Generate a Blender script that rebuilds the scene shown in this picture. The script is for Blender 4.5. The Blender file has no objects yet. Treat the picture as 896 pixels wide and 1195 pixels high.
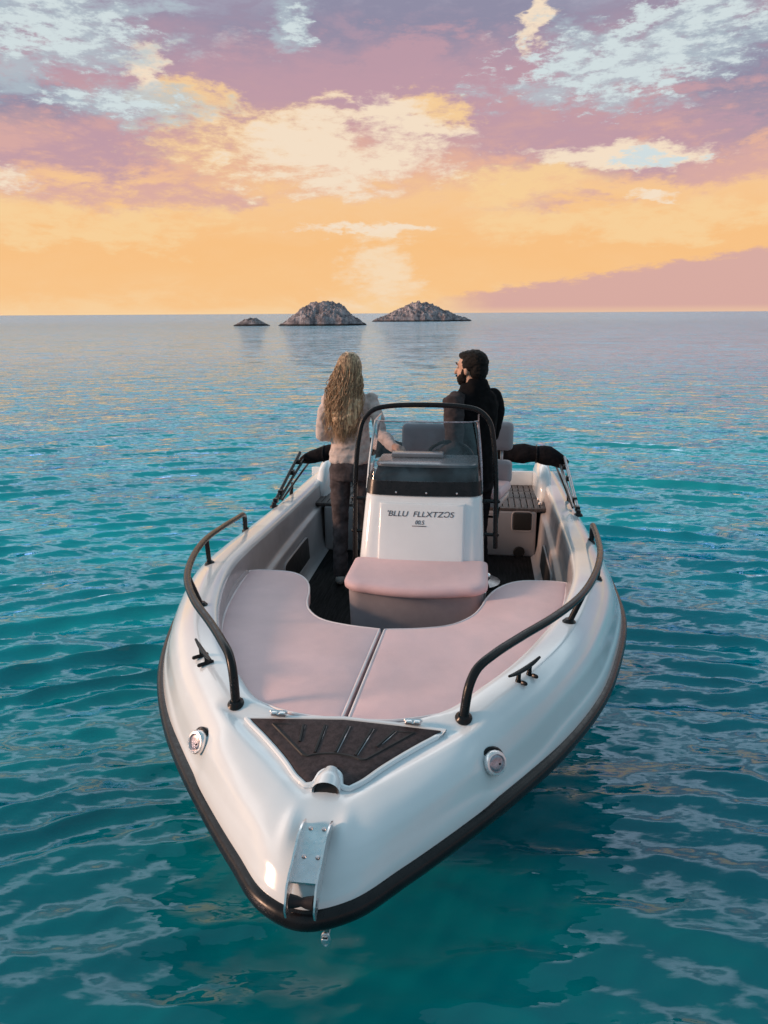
import bpy, bmesh, math, random
import numpy as np
from mathutils import Vector, Matrix, noise as mnoise
from mathutils.bvhtree import BVHTree

random.seed(7)
rng = np.random.default_rng(11)
scene = bpy.context.scene
col = scene.collection
R = math.radians

def lin(r, g, b):
    def f(c):
        c /= 255.0
        return c / 12.92 if c <= 0.04045 else ((c + 0.055) / 1.055) ** 2.4
    return (f(r), f(g), f(b), 1.0)

# ------------------------------------------------------------------ node helpers
class G:
    """small wrapper that makes node graphs readable"""
    def __init__(self, tree):
        self.t = tree
    def n(self, kind, **kw):
        nd = self.t.nodes.new(kind)
        for k, v in kw.items():
            setattr(nd, k, v)
        return nd
    def put(self, sock, v):
        if isinstance(v, bpy.types.NodeSocket):
            self.t.links.new(v, sock)
        elif v is not None:
            sock.default_value = v
    def m(self, op, a, b=None, c=None, clamp=False):
        nd = self.n('ShaderNodeMath', operation=op, use_clamp=clamp)
        for i, v in enumerate((a, b, c)):
            if v is not None:
                self.put(nd.inputs[i], v)
        return nd.outputs[0]
    def v(self, op, a, b=None):
        nd = self.n('ShaderNodeVectorMath', operation=op)
        self.put(nd.inputs[0], a)
        if b is not None:
            self.put(nd.inputs[1], b)
        return nd.outputs['Value'] if op in ('LENGTH', 'DOT_PRODUCT', 'DISTANCE') else nd.outputs['Vector']
    def xyz(self, x, y, z=0.0):
        nd = self.n('ShaderNodeCombineXYZ')
        for i, q in enumerate((x, y, z)):
            self.put(nd.inputs[i], q)
        return nd.outputs[0]
    def sep(self, v):
        nd = self.n('ShaderNodeSeparateXYZ')
        self.put(nd.inputs[0], v)
        return nd.outputs
    def smooth(self, x, a, b, lo=0.0, hi=1.0):
        nd = self.n('ShaderNodeMapRange', interpolation_type='SMOOTHSTEP')
        self.put(nd.inputs[0], x)
        for i, q in zip((1, 2, 3, 4), (a, b, lo, hi)):
            self.put(nd.inputs[i], q)
        return nd.outputs[0]
    def noise(self, vec, scale, detail=4, rough=0.55, dist=0.0, col=False):
        nd = self.n('ShaderNodeTexNoise')
        self.put(nd.inputs['Vector'], vec)
        nd.inputs['Scale'].default_value = scale
        nd.inputs['Detail'].default_value = detail
        nd.inputs['Roughness'].default_value = rough
        nd.inputs['Distortion'].default_value = dist
        return nd.outputs['Color'] if col else nd.outputs['Fac']
    def mix(self, f, a, b):
        nd = self.n('ShaderNodeMix', data_type='RGBA')
        self.put(nd.inputs[0], f)
        self.put(nd.inputs[6], a)
        self.put(nd.inputs[7], b)
        return nd.outputs[2]
    def ramp(self, f, stops, interp='LINEAR'):
        nd = self.n('ShaderNodeValToRGB')
        cr = nd.color_ramp
        cr.interpolation = interp
        while len(cr.elements) < len(stops):
            cr.elements.new(0.5)
        for e, (p, c) in zip(cr.elements, stops):
            e.position = p
            e.color = c
        self.put(nd.inputs[0], f)
        return nd.outputs[0]
    def bump(self, h, strength=0.3, dist=0.01, normal=None):
        nd = self.n('ShaderNodeBump')
        nd.inputs['Strength'].default_value = strength
        nd.inputs['Distance'].default_value = dist
        self.put(nd.inputs['Height'], h)
        if normal is not None:
            self.put(nd.inputs['Normal'], normal)
        return nd.outputs[0]

def material(name, color, rough=0.5, metal=0.0, coat=0.0, var=0.08, vscale=6.0, bump=0.0, bscale=80.0, bdist=0.002,
             rough_var=0.08, stretch=None, sheen=0.0, spec=0.5):
    m = bpy.data.materials.new(name)
    m.use_nodes = True
    g = G(m.node_tree)
    p = m.node_tree.nodes['Principled BSDF']
    tc = g.n('ShaderNodeTexCoord').outputs['Object']
    vec = tc if stretch is None else g.v('MULTIPLY', tc, stretch)
    n1 = g.noise(vec, vscale, 5, 0.6)
    dark = tuple(c * (1 - var) for c in color[:3]) + (1,)
    light = tuple(min(1, c * (1 + var)) for c in color[:3]) + (1,)
    g.put(p.inputs['Base Color'], g.mix(g.smooth(n1, 0.3, 0.7), dark, light))
    n2 = g.noise(vec, vscale * 3.1, 4, 0.6)
    g.put(p.inputs['Roughness'], g.smooth(n2, 0.25, 0.75, max(0.02, rough - rough_var), min(1, rough + rough_var)))
    p.inputs['Metallic'].default_value = metal
    p.inputs['Coat Weight'].default_value = coat
    p.inputs['Coat Roughness'].default_value = 0.12
    p.inputs['Specular IOR Level'].default_value = spec
    if sheen:
        p.inputs['Sheen Weight'].default_value = sheen
    if bump:
        g.put(p.inputs['Normal'], g.bump(g.noise(vec, bscale, 4, 0.6), bump, bdist))
    return m

M = {}
M['gelcoat'] = material('white_gelcoat', (0.79, 0.83, 0.86, 1), 0.13, coat=0.5, var=0.04, vscale=2.2)
M['liner'] = material('moulded_liner', (0.33, 0.315, 0.33, 1), 0.36, coat=0.25, var=0.07, vscale=3.0, bump=0.05, bscale=14)
M['hull'] = material('hull_gelcoat', (0.76, 0.77, 0.78, 1), 0.16, coat=0.8, var=0.04, vscale=1.5)
M['rubber'] = material('black_rubber', (0.012, 0.0105, 0.012, 1), 0.30, var=0.3, vscale=14, spec=0.28)
M['black_tube'] = material('black_powder_coat', (0.008, 0.0075, 0.0085, 1), 0.28, spec=0.3, coat=0.0, var=0.2, vscale=10)
M['steel'] = material('polished_steel', (0.86, 0.83, 0.83, 1), 0.32, metal=1.0, var=0.08, vscale=30, rough_var=0.1)
M['alu'] = material('anodised_tube', (0.42, 0.41, 0.43, 1), 0.34, metal=1.0, var=0.1, vscale=20)
M['mat'] = material('dark_floor_mat', (0.008, 0.007, 0.008, 1), 0.8, spec=0.15, var=0.95, vscale=1.0, stretch=(70, 5, 1), bump=0.3, bscale=120)
M['hatch'] = material('hatch_nonslip', (0.050, 0.036, 0.038, 1), 0.7, spec=0.25, var=0.3, vscale=60, bump=0.5, bscale=240, bdist=0.003)
M['groove'] = material('hatch_groove', (0.010, 0.009, 0.010, 1), 0.6, var=0.2)
M['teak'] = material('grey_slats', (0.075, 0.062, 0.062, 1), 0.6, var=0.35, vscale=9, stretch=(9, 1, 1), bump=0.3, bscale=60)
M['black_fabric'] = material('black_canvas', (0.011, 0.010, 0.012, 1), 0.85, var=0.35, vscale=12, bump=0.6, bscale=26, bdist=0.02, spec=0.1)
M['skin'] = material('skin', (0.50, 0.30, 0.22, 1), 0.5, var=0.12, vscale=18, bump=0.1, bscale=150)
M['jumper'] = material('pale_knit', (0.60, 0.50, 0.47, 1), 0.9, var=0.16, vscale=22, bump=0.7, bscale=170, bdist=0.004, sheen=0.25)
M['denim'] = material('grey_denim', (0.075, 0.064, 0.070, 1), 0.9, spec=0.15, var=0.4, vscale=14, bump=0.5, bscale=120, bdist=0.004)
M['vest'] = material('black_quilting', (0.006, 0.0055, 0.0065, 1), 0.85, var=0.3, vscale=12, bump=0.3, bscale=60, spec=0.08)
M['sleeve'] = material('grey_brown_sleeve', (0.050, 0.040, 0.042, 1), 0.9, spec=0.15, var=0.25, vscale=20, bump=0.5, bscale=110, bdist=0.004)
M['trousers'] = material('black_trousers', (0.009, 0.008, 0.010, 1), 0.85, var=0.3, vscale=12, bump=0.4, bscale=90, spec=0.1)
M['hair_dark'] = material('dark_hair', (0.008, 0.006, 0.0055, 1), 0.6, spec=0.2, var=0.5, vscale=60, bump=1.0, bscale=220, bdist=0.006)
M['beard'] = material('dark_beard', (0.012, 0.008, 0.007, 1), 0.7, spec=0.15, var=0.5, vscale=80, bump=1.0, bscale=300, bdist=0.004)
M['eye'] = material('eye_white', (0.6, 0.58, 0.55, 1), 0.2)
M['shoe'] = material('pale_canvas_shoe', (0.35, 0.33, 0.32, 1), 0.8)
M['dash'] = material('dark_dashboard', (0.030, 0.024, 0.026, 1), 0.5, spec=0.2, var=0.2)
M['dash_top'] = material('grey_dash_top', (0.30, 0.32, 0.34, 1), 0.28, coat=0.5, var=0.1)
M['seat_grey'] = material('grey_seat_vinyl', (0.36, 0.32, 0.345, 1), 0.5, var=0.08, vscale=8, bump=0.25, bscale=120)
M['ink'] = material('grey_lettering', (0.075, 0.062, 0.08, 1), 0.5)
M['lens'] = material('frosted_lens', (0.42, 0.38, 0.42, 1), 0.28, metal=0.75, var=0.25, vscale=60)
M['hole'] = material('dark_opening', (0.006, 0.006, 0.007, 1), 0.7)

def cushion_material(name, c):
    m = bpy.data.materials.new(name)
    m.use_nodes = True
    g = G(m.node_tree)
    p = m.node_tree.nodes['Principled BSDF']
    tc = g.n('ShaderNodeTexCoord').outputs['Object']
    big = g.noise(tc, 3.0, 3, 0.5)
    streak = g.noise(g.v('MULTIPLY', tc, (3.0, 60.0, 10.0)), 3.0, 4, 0.6)
    fine = g.noise(tc, 320.0, 2, 0.6)
    base = g.mix(g.smooth(big, 0.3, 0.7), tuple(q * 0.94 for q in c) + (1,), tuple(min(1, q * 1.06) for q in c) + (1,))
    base = g.mix(g.smooth(fine, 0.35, 0.65, 0, 0.18), base, (c[0] * 0.8, c[1] * 0.74, c[2] * 0.74, 1))
    g.put(p.inputs['Base Color'], base)
    p.inputs['Roughness'].default_value = 0.55
    p.inputs['Sheen Weight'].default_value = 0.15
    b1 = g.bump(streak, 0.12, 0.006)
    b2 = g.bump(fine, 0.25, 0.002, b1)
    b3 = g.bump(big, 0.5, 0.03, b2)
    g.put(p.inputs['Normal'], b3)
    return m
M['piping'] = material('pale_piping', (0.80, 0.72, 0.73, 1), 0.45)
M['cushion'] = cushion_material('rose_vinyl', (0.75, 0.505, 0.52))

# hair: strands with lengthwise tone variation
def hair_material():
    m = bpy.data.materials.new('long_blonde_hair')
    m.use_nodes = True
    g = G(m.node_tree)
    p = m.node_tree.nodes['Principled BSDF']
    tc = g.n('ShaderNodeTexCoord').outputs['Object']
    n1 = g.noise(g.v('MULTIPLY', tc, (90, 90, 5)), 1.0, 4, 0.65)
    g.put(p.inputs['Base Color'], g.ramp(n1, [(0.28, (0.06, 0.030, 0.018, 1)), (0.46, (0.33, 0.20, 0.115, 1)), (0.65, (0.84, 0.60, 0.36, 1))]))
    p.inputs['Roughness'].default_value = 0.42
    p.inputs['Sheen Weight'].default_value = 0.1
    return m
M['hair_blonde'] = hair_material()

# glass
def glass_material():
    m = bpy.data.materials.new('smoked_acrylic')
    m.use_nodes = True
    t = m.node_tree
    g = G(t)
    t.nodes.remove(t.nodes['Principled BSDF'])
    tr = g.n('ShaderNodeBsdfTransparent')
    tr.inputs[0].default_value = (0.70, 0.68, 0.70, 1)
    gl = g.n('ShaderNodeBsdfGlossy')
    gl.inputs['Roughness'].default_value = 0.03
    gl.inputs['Color'].default_value = (0.9, 0.92, 0.95, 1)
    fr = g.n('ShaderNodeFresnel')
    fr.inputs['IOR'].default_value = 1.45
    tc = g.n('ShaderNodeTexCoord').outputs['Object']
    smear = g.smooth(g.noise(tc, 5.0, 4, 0.6), 0.4, 0.75, 0.0, 0.07)
    mx = g.n('ShaderNodeMixShader')
    g.put(mx.inputs[0], g.m('ADD', g.m('MULTIPLY', fr.outputs[0], 1.0), smear))
    t.links.new(tr.outputs[0], mx.inputs[1])
    t.links.new(gl.outputs[0], mx.inputs[2])
    t.links.new(mx.outputs[0], t.nodes['Material Output'].inputs[0])
    return m
M['glass'] = glass_material()

# ------------------------------------------------------------------ mesh helpers
def link(name, me, mat, parent=None, smooth=True):
    o = bpy.data.objects.new(name, me)
    col.objects.link(o)
    if mat is not None:
        me.materials.append(mat)
    if smooth:
        me.polygons.foreach_set('use_smooth', [True] * len(me.polygons))
    if parent is not None:
        o.parent = parent
    return o

def mesh(name, verts, faces, mat, parent=None, smooth=True, auto=None):
    me = bpy.data.meshes.new(name)
    me.from_pydata([tuple(map(float, v)) for v in verts], [], faces)
    bm = bmesh.new(); bm.from_mesh(me)
    bmesh.ops.remove_doubles(bm, verts=bm.verts, dist=1e-5)
    bmesh.ops.recalc_face_normals(bm, faces=bm.faces)
    if auto is not None:
        for e in bm.edges:
            if len(e.link_faces) == 2 and e.calc_face_angle(0) > auto:
                e.smooth = False
    bm.to_mesh(me); bm.free()
    return link(name, me, mat, parent, smooth)

def empty(name, loc=(0, 0, 0), rz=0, parent=None):
    o = bpy.data.objects.new(name, None)
    col.objects.link(o)
    o.location = loc
    o.rotation_euler = (0, 0, rz)
    o.empty_display_size = 0.2
    if parent:
        o.parent = parent
    return o

def tag(o, label=None, cat=None, group=None, kind=None):
    if label: o['label'] = label
    if cat: o['category'] = cat
    if group: o['group'] = group
    if kind: o['kind'] = kind
    return o

def spline(pts, n):
    """centripetal-ish Catmull-Rom through points, n samples"""
    P = np.array(pts, float)
    d = np.linalg.norm(np.diff(P, axis=0), axis=1) ** 0.5
    t = np.concatenate([[0], np.cumsum(np.maximum(d, 1e-6))])
    out = np.zeros((n, P.shape[1]))
    tg = np.zeros_like(P)
    for i in range(len(P)):
        if i == 0: tg[i] = (P[1] - P[0]) / (t[1] - t[0])
        elif i == len(P) - 1: tg[i] = (P[-1] - P[-2]) / (t[-1] - t[-2])
        else:
            a, b = t[i] - t[i-1], t[i+1] - t[i]
            tg[i] = ((P[i] - P[i-1]) / a * b + (P[i+1] - P[i]) / b * a) / (a + b)
    for k, u in enumerate(np.linspace(0, t[-1], n)):
        i = min(max(np.searchsorted(t, u) - 1, 0), len(P) - 2)
        h = t[i+1] - t[i]; x = (u - t[i]) / h
        out[k] = (2*x**3-3*x**2+1)*P[i] + (x**3-2*x**2+x)*h*tg[i] + (-2*x**3+3*x**2)*P[i+1] + (x**3-x**2)*h*tg[i+1]
    return out

def tube_vf(path, rad, n=12, cap=True, base=0, squash=None):
    P = np.array(path, float)
    N = len(P)
    rr = np.full(N, rad) if np.isscalar(rad) else np.array(rad, float)
    T = np.zeros_like(P)
    T[1:-1] = P[2:] - P[:-2]; T[0] = P[1] - P[0]; T[-1] = P[-1] - P[-2]
    T /= np.linalg.norm(T, axis=1)[:, None] + 1e-12
    up = np.array([0, 0, 1.0]) if abs(T[0][2]) < 0.9 else np.array([0, 1.0, 0])
    u = np.cross(T[0], up); u /= np.linalg.norm(u)
    V, F = [], []
    for i in range(N):
        u = u - T[i] * (u @ T[i]); u /= np.linalg.norm(u) + 1e-12
        w = np.cross(T[i], u)
        for k in range(n):
            a = 2 * math.pi * k / n
            s1, s2 = (1, 1) if squash is None else squash
            V.append(P[i] + rr[i] * (math.cos(a) * u * s1 + math.sin(a) * w * s2))
    for i in range(N - 1):
        for k in range(n):
            k2 = (k + 1) % n
            F.append((base + i*n + k, base + i*n + k2, base + (i+1)*n + k2, base + (i+1)*n + k))
    if cap:
        F.append(tuple(base + k for k in range(n))[::-1])
        F.append(tuple(base + (N-1)*n + k for k in range(n)))
    return V, F

class MB:
    def __init__(self):
        self.V, self.F = [], []
    def add(self, V, F):
        b = len(self.V)
        self.V += [tuple(v) for v in V]
        self.F += [tuple(b + i for i in f) for f in F]
        return self
    def tube(self, path, rad, n=12, **k):
        return self.add(*tube_vf(path, rad, n, **k))
    def round_tube(self, path, rad, n=12):
        """tube with hemispherical ends, closed"""
        P = np.array(path, float)
        rr = list(np.full(len(P), rad)) if np.isscalar(rad) else list(rad)
        d0 = P[0] - P[1]; d0 /= np.linalg.norm(d0)
        d1 = P[-1] - P[-2]; d1 /= np.linalg.norm(d1)
        pre = [P[0] + d0 * rr[0] * math.sin(a) for a in (1.45, 1.0, 0.5)]
        prr = [rr[0] * math.cos(a) for a in (1.45, 1.0, 0.5)]
        post = [P[-1] + d1 * rr[-1] * math.sin(a) for a in (0.5, 1.0, 1.45)]
        por = [rr[-1] * math.cos(a) for a in (0.5, 1.0, 1.45)]
        return self.tube(pre + list(P) + post, prr + rr + por, n)
    def ring_loft(self, rings, close=True, caps=True):
        n = len(rings[0]); V = []; F = []
        for r in rings: V += [tuple(q) for q in r]
        for i in range(len(rings) - 1):
            for k in range(n if close else n - 1):
                k2 = (k + 1) % n
                F.append((i*n+k, i*n+k2, (i+1)*n+k2, (i+1)*n+k))
        if caps:
            F.append(tuple(range(n))[::-1]); F.append(tuple((len(rings)-1)*n + k for k in range(n)))
        return self.add(V, F)
    def ellipsoid(self, c, r, nu=20, nv=12, rot=None):
        rings = []
        for j in range(1, nv):
            a = math.pi * j / nv - math.pi / 2
            ring = []
            for k in range(nu):
                b = 2 * math.pi * k / nu
                p = Vector((r[0]*math.cos(a)*math.cos(b), r[1]*math.cos(a)*math.sin(b), r[2]*math.sin(a)))
                if rot is not None: p = rot @ p
                ring.append(Vector(c) + p)
            rings.append(ring)
        return self.ring_loft(rings)
    def box(self, c, h, bev=0.0, rot=None):
        bm = bmesh.new()
        bmesh.ops.create_cube(bm, size=2.0)
        for v in bm.verts: v.co = Vector((v.co.x*h[0], v.co.y*h[1], v.co.z*h[2]))
        if bev:
            bmesh.ops.bevel(bm, geom=list(bm.edges), offset=bev, segments=3, profile=0.5, affect='EDGES')
        V = []
        bm.verts.index_update()
        for v in bm.verts:
            p = v.co.copy()
            if rot is not None: p = rot @ p
            V.append(tuple(Vector(c) + p))
        F = [tuple(v.index for v in f.verts) for f in bm.faces]
        bm.free()
        return self.add(V, F)
    def lathe(self, prof, c=(0, 0, 0), n=24, rot=None):
        rings = []
        for r, z in prof:
            ring = []
            for k in range(n):
                a = 2*math.pi*k/n
                p = Vector((r*math.cos(a), r*math.sin(a), z))
                if rot is not None: p = rot @ p
                ring.append(Vector(c) + p)
            rings.append(ring)
        return self.ring_loft(rings)
    def build(self, name, mat, parent=None, auto=R(40), smooth=True):
        return mesh(name, self.V, self.F, mat, parent, smooth, auto)

def poly_inset(P, d):
    P = np.array(P); n = len(P)
    area = 0.5 * np.sum(P[:, 0]*np.roll(P[:, 1], -1) - np.roll(P[:, 0], -1)*P[:, 1])
    sg = 1 if area > 0 else -1
    out = []
    for i in range(n):
        a = P[i] - P[i-1]; b = P[(i+1) % n] - P[i]
        a /= np.linalg.norm(a) + 1e-9; b /= np.linalg.norm(b) + 1e-9
        na = np.array([-a[1], a[0]]) * sg; nb = np.array([-b[1], b[0]]) * sg
        m = na + nb; l = np.linalg.norm(m)
        m = m / l if l > 1e-6 else na
        out.append(P[i] + m * d / max(0.55, m @ na))
    return np.array(out)

def fill_top(mb, Q, zf, puff=0.0):
    from mathutils.geometry import delaunay_2d_cdt
    n = len(Q)
    x0, y0 = Q.min(0); x1, y1 = Q.max(0)
    stp = max((x1-x0), (y1-y0)) / 34
    pts = [Vector((float(a), float(b))) for a, b in Q]
    A = Q; B = np.roll(Q, -1, axis=0); AB = B - A
    def dist(p):
        t = np.clip(((p - A)*AB).sum(1) / ((AB*AB).sum(1) + 1e-12), 0, 1)
        return np.min(np.linalg.norm(A + AB*t[:, None] - p, axis=1))
    for i in range(1, int((x1-x0)/stp) + 1):
        for j in range(1, int((y1-y0)/stp) + 1):
            p = np.array([x0 + (i + .5*(j % 2))*stp, y0 + j*stp*.9])
            if dist(p) > stp*.35: pts.append(Vector((float(p[0]), float(p[1]))))
    r = delaunay_2d_cdt(pts, [], [list(range(n))], 1, 1e-5)
    V = []
    for v in r[0]:
        d = dist(np.array([v.x, v.y]))
        z = zf(v.x, v.y) + puff*(1 - math.exp(-d/.05))
        if puff: z += puff*.35*mnoise.noise(Vector((v.x*7, v.y*5, 3.0)))*min(1, d/.08)
        V.append((v.x, v.y, z))
    mb.add(V, [tuple(f) for f in r[2]])

def slab(mb, outline, zf, thick, rnd=0.012, puff=0.0):
    """rounded slab: outline in plan (w,s), top height zf(w,s)"""
    O = np.array(outline)
    rings = []
    for d, dz in ((rnd, -thick), (0.35*rnd, -thick + 0.35*rnd), (0, -thick + rnd), (0, -rnd), (0.10*rnd, -0.6*rnd), (0.3*rnd, -0.3*rnd), (0.62*rnd, -0.08*rnd), (rnd, 0), (rnd*1.5, 0.0015)):
        Q = poly_inset(O, d)
        rings.append([(q[0], q[1], zf(q[0], q[1]) + dz) for q in Q])
    mb.ring_loft(rings, caps=False)
    b_ = len(mb.V) - len(O)
    fill_top(mb, np.array([(q[0], q[1]) for q in rings[-1]]), lambda x, y: zf(x, y) + .0015, puff)
    base = [tuple(q) for q in rings[0]]
    mb.add(base, [tuple(range(len(base)))])
    return mb

# ================================================================== SKY (world)
SUN_AZ, SUN_EL = R(-97), R(16)      # azimuth from the viewing direction (+y), positive to the right
def make_world():
    w = bpy.data.worlds.new('World')
    scene.world = w
    w.use_nodes = True
    t = w.node_tree
    g = G(t)
    bg = t.nodes['Background']
    d = g.n('ShaderNodeTexCoord').outputs['Generated']
    x, y, z = g.sep(d)
    az = g.m('MULTIPLY', g.m('ARCTAN2', x, y), 180 / math.pi)
    el = g.m('MULTIPLY', g.m('ARCSINE', g.m('MINIMUM', g.m('MAXIMUM', z, -1.0), 1.0)), 180 / math.pi)
    P = g.xyz(az, el, 0.0)
    # turbulent warp, wider than tall as sunset clouds are
    nv = g.v('MULTIPLY', P, (0.55, 1.2, 1.0))
    wv = g.noise(nv, 0.16, 5, 0.6, col=True)
    wv = g.v('MULTIPLY', g.v('SUBTRACT', wv, (0.5, 0.5, 0.5)), (9.0, 4.0, 0.0))
    wv2 = g.noise(nv, 0.8, 4, 0.65, col=True)
    wv2 = g.v('MULTIPLY', g.v('SUBTRACT', wv2, (0.5, 0.5, 0.5)), (4.6, 2.0, 0.0))
    Q = g.v('ADD', g.v('ADD', P, wv), wv2)
    n_mid = g.noise(g.v('MULTIPLY', P, (0.30, 0.85, 1.0)), 0.55, 7, 0.66, 0.3)
    n_fine = g.noise(g.v('MULTIPLY', P, (0.6, 1.7, 1.0)), 1.0, 6, 0.68)

    def A(px): return math.degrees(math.atan((px - 448) / 863.0))
    def E(py): return -15.05 - math.degrees(math.atan((py - 597.5) / 863.0))
    def blob(px, py, rx, ry, lo=1.55, hi=0.15):
        kx, ky = 863 * R(1) / rx, 863 * R(1) / ry
        v = g.v('MULTIPLY', g.v('SUBTRACT', Q, (A(px), E(py), 0)), (kx, ky, 0))
        return g.smooth(g.v('LENGTH', v), lo, hi)
    def union(*bs):
        r = bs[0]
        for b in bs[1:]:
            r = g.m('MAXIMUM', r, b)
        return r
    def cloud(mask, amt=1.0, a=0.42, b=0.62, nn=None):
        """mask carved by turbulence"""
        s = g.m('ADD', g.m('MULTIPLY', mask, 0.62), g.m('ADD', g.m('MULTIPLY', g.m('SUBTRACT', n_mid if nn is None else nn, 0.5), 1.45), g.m('MULTIPLY', g.m('SUBTRACT', n_fine, 0.5), 0.75)))
        s = g.smooth(s, a - 0.15, b + 0.04)
        return g.m('MULTIPLY', g.m('MULTIPLY', s, g.smooth(mask, 0.0, 0.25)), amt)

    elw = g.m('ADD', el, g.m('MULTIPLY', g.m('SUBTRACT', n_mid, 0.5), 7.0))
    f = g.m('DIVIDE', g.m('MAXIMUM', elw, 0.0), 90.0)
    grad = g.ramp(f, [
        (0.000, lin(253, 212, 160)), (0.018, lin(253, 201, 142)), (0.050, lin(253, 197, 134)), (0.085, lin(252, 204, 150)),
        (0.105, lin(236, 184, 158)), (0.125, lin(210, 166, 166)), (0.165, lin(190, 156, 170)), (0.205, lin(158, 148, 170)),
        (0.225, lin(172, 174, 192)), (0.26, lin(222, 230, 236)), (0.36, (1.0, 1.08, 1.12, 1)), (0.50, lin(138, 176, 192)), (1.0, lin(124, 166, 184))])
    # away from the glow the sky cools down
    away = g.smooth(g.m('ABSOLUTE', g.m('ADD', az, 34.0)), 66.0, 112.0)
    cool = g.ramp(g.m('DIVIDE', g.m('MAXIMUM', el, 0.0), 90.0), [
        (0.0, lin(140, 178, 192)), (0.12, lin(128, 178, 192)), (0.4, lin(132, 172, 188)), (1.0, lin(150, 172, 190))])
    c = g.mix(away, grad, cool)
    # lavender bank upper right and upper middle, mauve veils
    c = g.mix(cloud(union(blob(860, 110, 130, 90), blob(480, 20, 210, 55), blob(60, 140, 120, 40), blob(20, 20, 60, 60)), 0.95), c, lin(146, 143, 167))
    c = g.mix(cloud(union(blob(430, 90, 260, 50), blob(700, 175, 210, 50), blob(120, 185, 150, 45), blob(560, 120, 160, 40)), 0.9), c, lin(196, 158, 170))
    c = g.mix(cloud(union(blob(180, 240, 140, 22), blob(650, 240, 90, 16), blob(860, 205, 90, 30), blob(30, 165, 90, 26)), 0.9), c, lin(222, 174, 166))
    c = g.mix(g.m('MULTIPLY', g.smooth(g.m('ADD', az, g.m('MULTIPLY', n_mid, 6.0)), 5.0, 12.0), g.smooth(g.m('SUBTRACT', g.m('ADD', g.m('MULTIPLY', az, 0.135), 0.55), g.m('ADD', el, g.m('MULTIPLY', g.m('SUBTRACT', n_fine, 0.5), 1.6))), -0.15, 0.35)), c, lin(220, 174, 165))
    # warm yellow bands
    c = g.mix(cloud(union(blob(740, 265, 250, 28), blob(120, 270, 190, 26), blob(600, 215, 120, 30), blob(330, 170, 170, 50), blob(250, 115, 70, 22), blob(500, 125, 60, 24)), 0.95), c, lin(253, 212, 156))
    # cream heart of the sunset, thick broken clouds
    c = g.mix(cloud(union(blob(395, 178, 165, 50), blob(460, 150, 60, 40), blob(435, 273, 90, 9), blob(20, 222, 80, 17), blob(700, 185, 110, 14), blob(735, 232, 50, 7), blob(600, 40, 22, 40), blob(212, 85, 26, 30)), 1.0, 0.40, 0.56), c, lin(250, 228, 202))
    c = g.mix(cloud(blob(442, 318, 70, 62, 1.3, 0.1), 0.9, 0.36, 0.66), c, lin(251, 224, 190))
    # pale blue-white clouds high up
    c = g.mix(cloud(union(blob(120, 40, 150, 60), blob(180, 128, 120, 26), blob(40, 60, 80, 70), blob(352, 30, 40, 26), blob(700, 80, 160, 46), blob(790, 40, 80, 34), blob(610, 110, 80, 26)), 0.75, 0.40, 0.60), c, lin(184, 200, 208))
    c = g.mix(cloud(union(blob(110, 45, 110, 40), blob(170, 128, 100, 16), blob(358, 28, 26, 16), blob(700, 82, 150, 42), blob(770, 45, 90, 26), blob(740, 190, 60, 10)), 1.0, 0.49, 0.68, n_fine), c, lin(214, 226, 228))
    # sunlit left side of the sky (out of frame) and the horizon haze
    left = g.m('MULTIPLY', g.smooth(az, -27.0, -40.0), g.m('MULTIPLY', g.smooth(az, -150.0, -110.0), g.smooth(el, 30.0, 6.0)))
    c = g.mix(g.m('MULTIPLY', left, 0.8), c, (1.12, 0.96, 0.84, 1))
    haze = g.smooth(el, 0.55, 0.0)
    c = g.mix(g.m('MULTIPLY', haze, 0.45), c, lin(252, 214, 168))
    front = g.smooth(g.m('ABSOLUTE', g.m('ADD', az, 10.0)), 105.0, 60.0)
    band = g.m('MULTIPLY', g.smooth(el, 22.5, 28.0), g.smooth(el, 45.0, 30.0))
    band = g.m('MULTIPLY', band, g.smooth(g.noise(g.v('MULTIPLY', P, (0.4, 0.8, 1.0)), 0.12, 4, 0.6), 0.30, 0.52, 0.35, 1.0))
    c = g.mix(g.m('MULTIPLY', front, band), c, (1.75, 1.9, 2.0, 1))  # bright band added above the view to lighten reflections on the ripples
    c = g.mix(g.m('MULTIPLY', g.m('SUBTRACT', 1.0, front), 0.35), c, (0.22, 0.36, 0.45, 1))
    # physical daylight underneath
    sky = g.n('ShaderNodeTexSky', sky_type='NISHITA')
    sky.sun_disc = False
    sky.sun_elevation = SUN_EL
    sky.sun_rotation = SUN_AZ
    sk = g.n('ShaderNodeVectorMath', operation='SCALE')
    t.links.new(sky.outputs[0], sk.inputs[0])
    sk.inputs['Scale'].default_value = 0.05
    fin = g.mix(0.06, c, sk.outputs[0])
    t.links.new(fin, bg.inputs['Color'])
    bg.inputs['Strength'].default_value = 1.0
make_world()

sun = bpy.data.lights.new('sun', 'SUN')
sun.energy = 3.1
sun.angle = R(10)
sun.color = (1.0, 0.60, 0.40)
so = bpy.data.objects.new('sun', sun)
col.objects.link(so)
sd = Vector((math.sin(SUN_AZ)*math.cos(SUN_EL), math.cos(SUN_AZ)*math.cos(SUN_EL), math.sin(SUN_EL)))
so.rotation_euler = sd.to_track_quat('Z', 'Y').to_euler()
so.location = sd * 60

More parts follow.
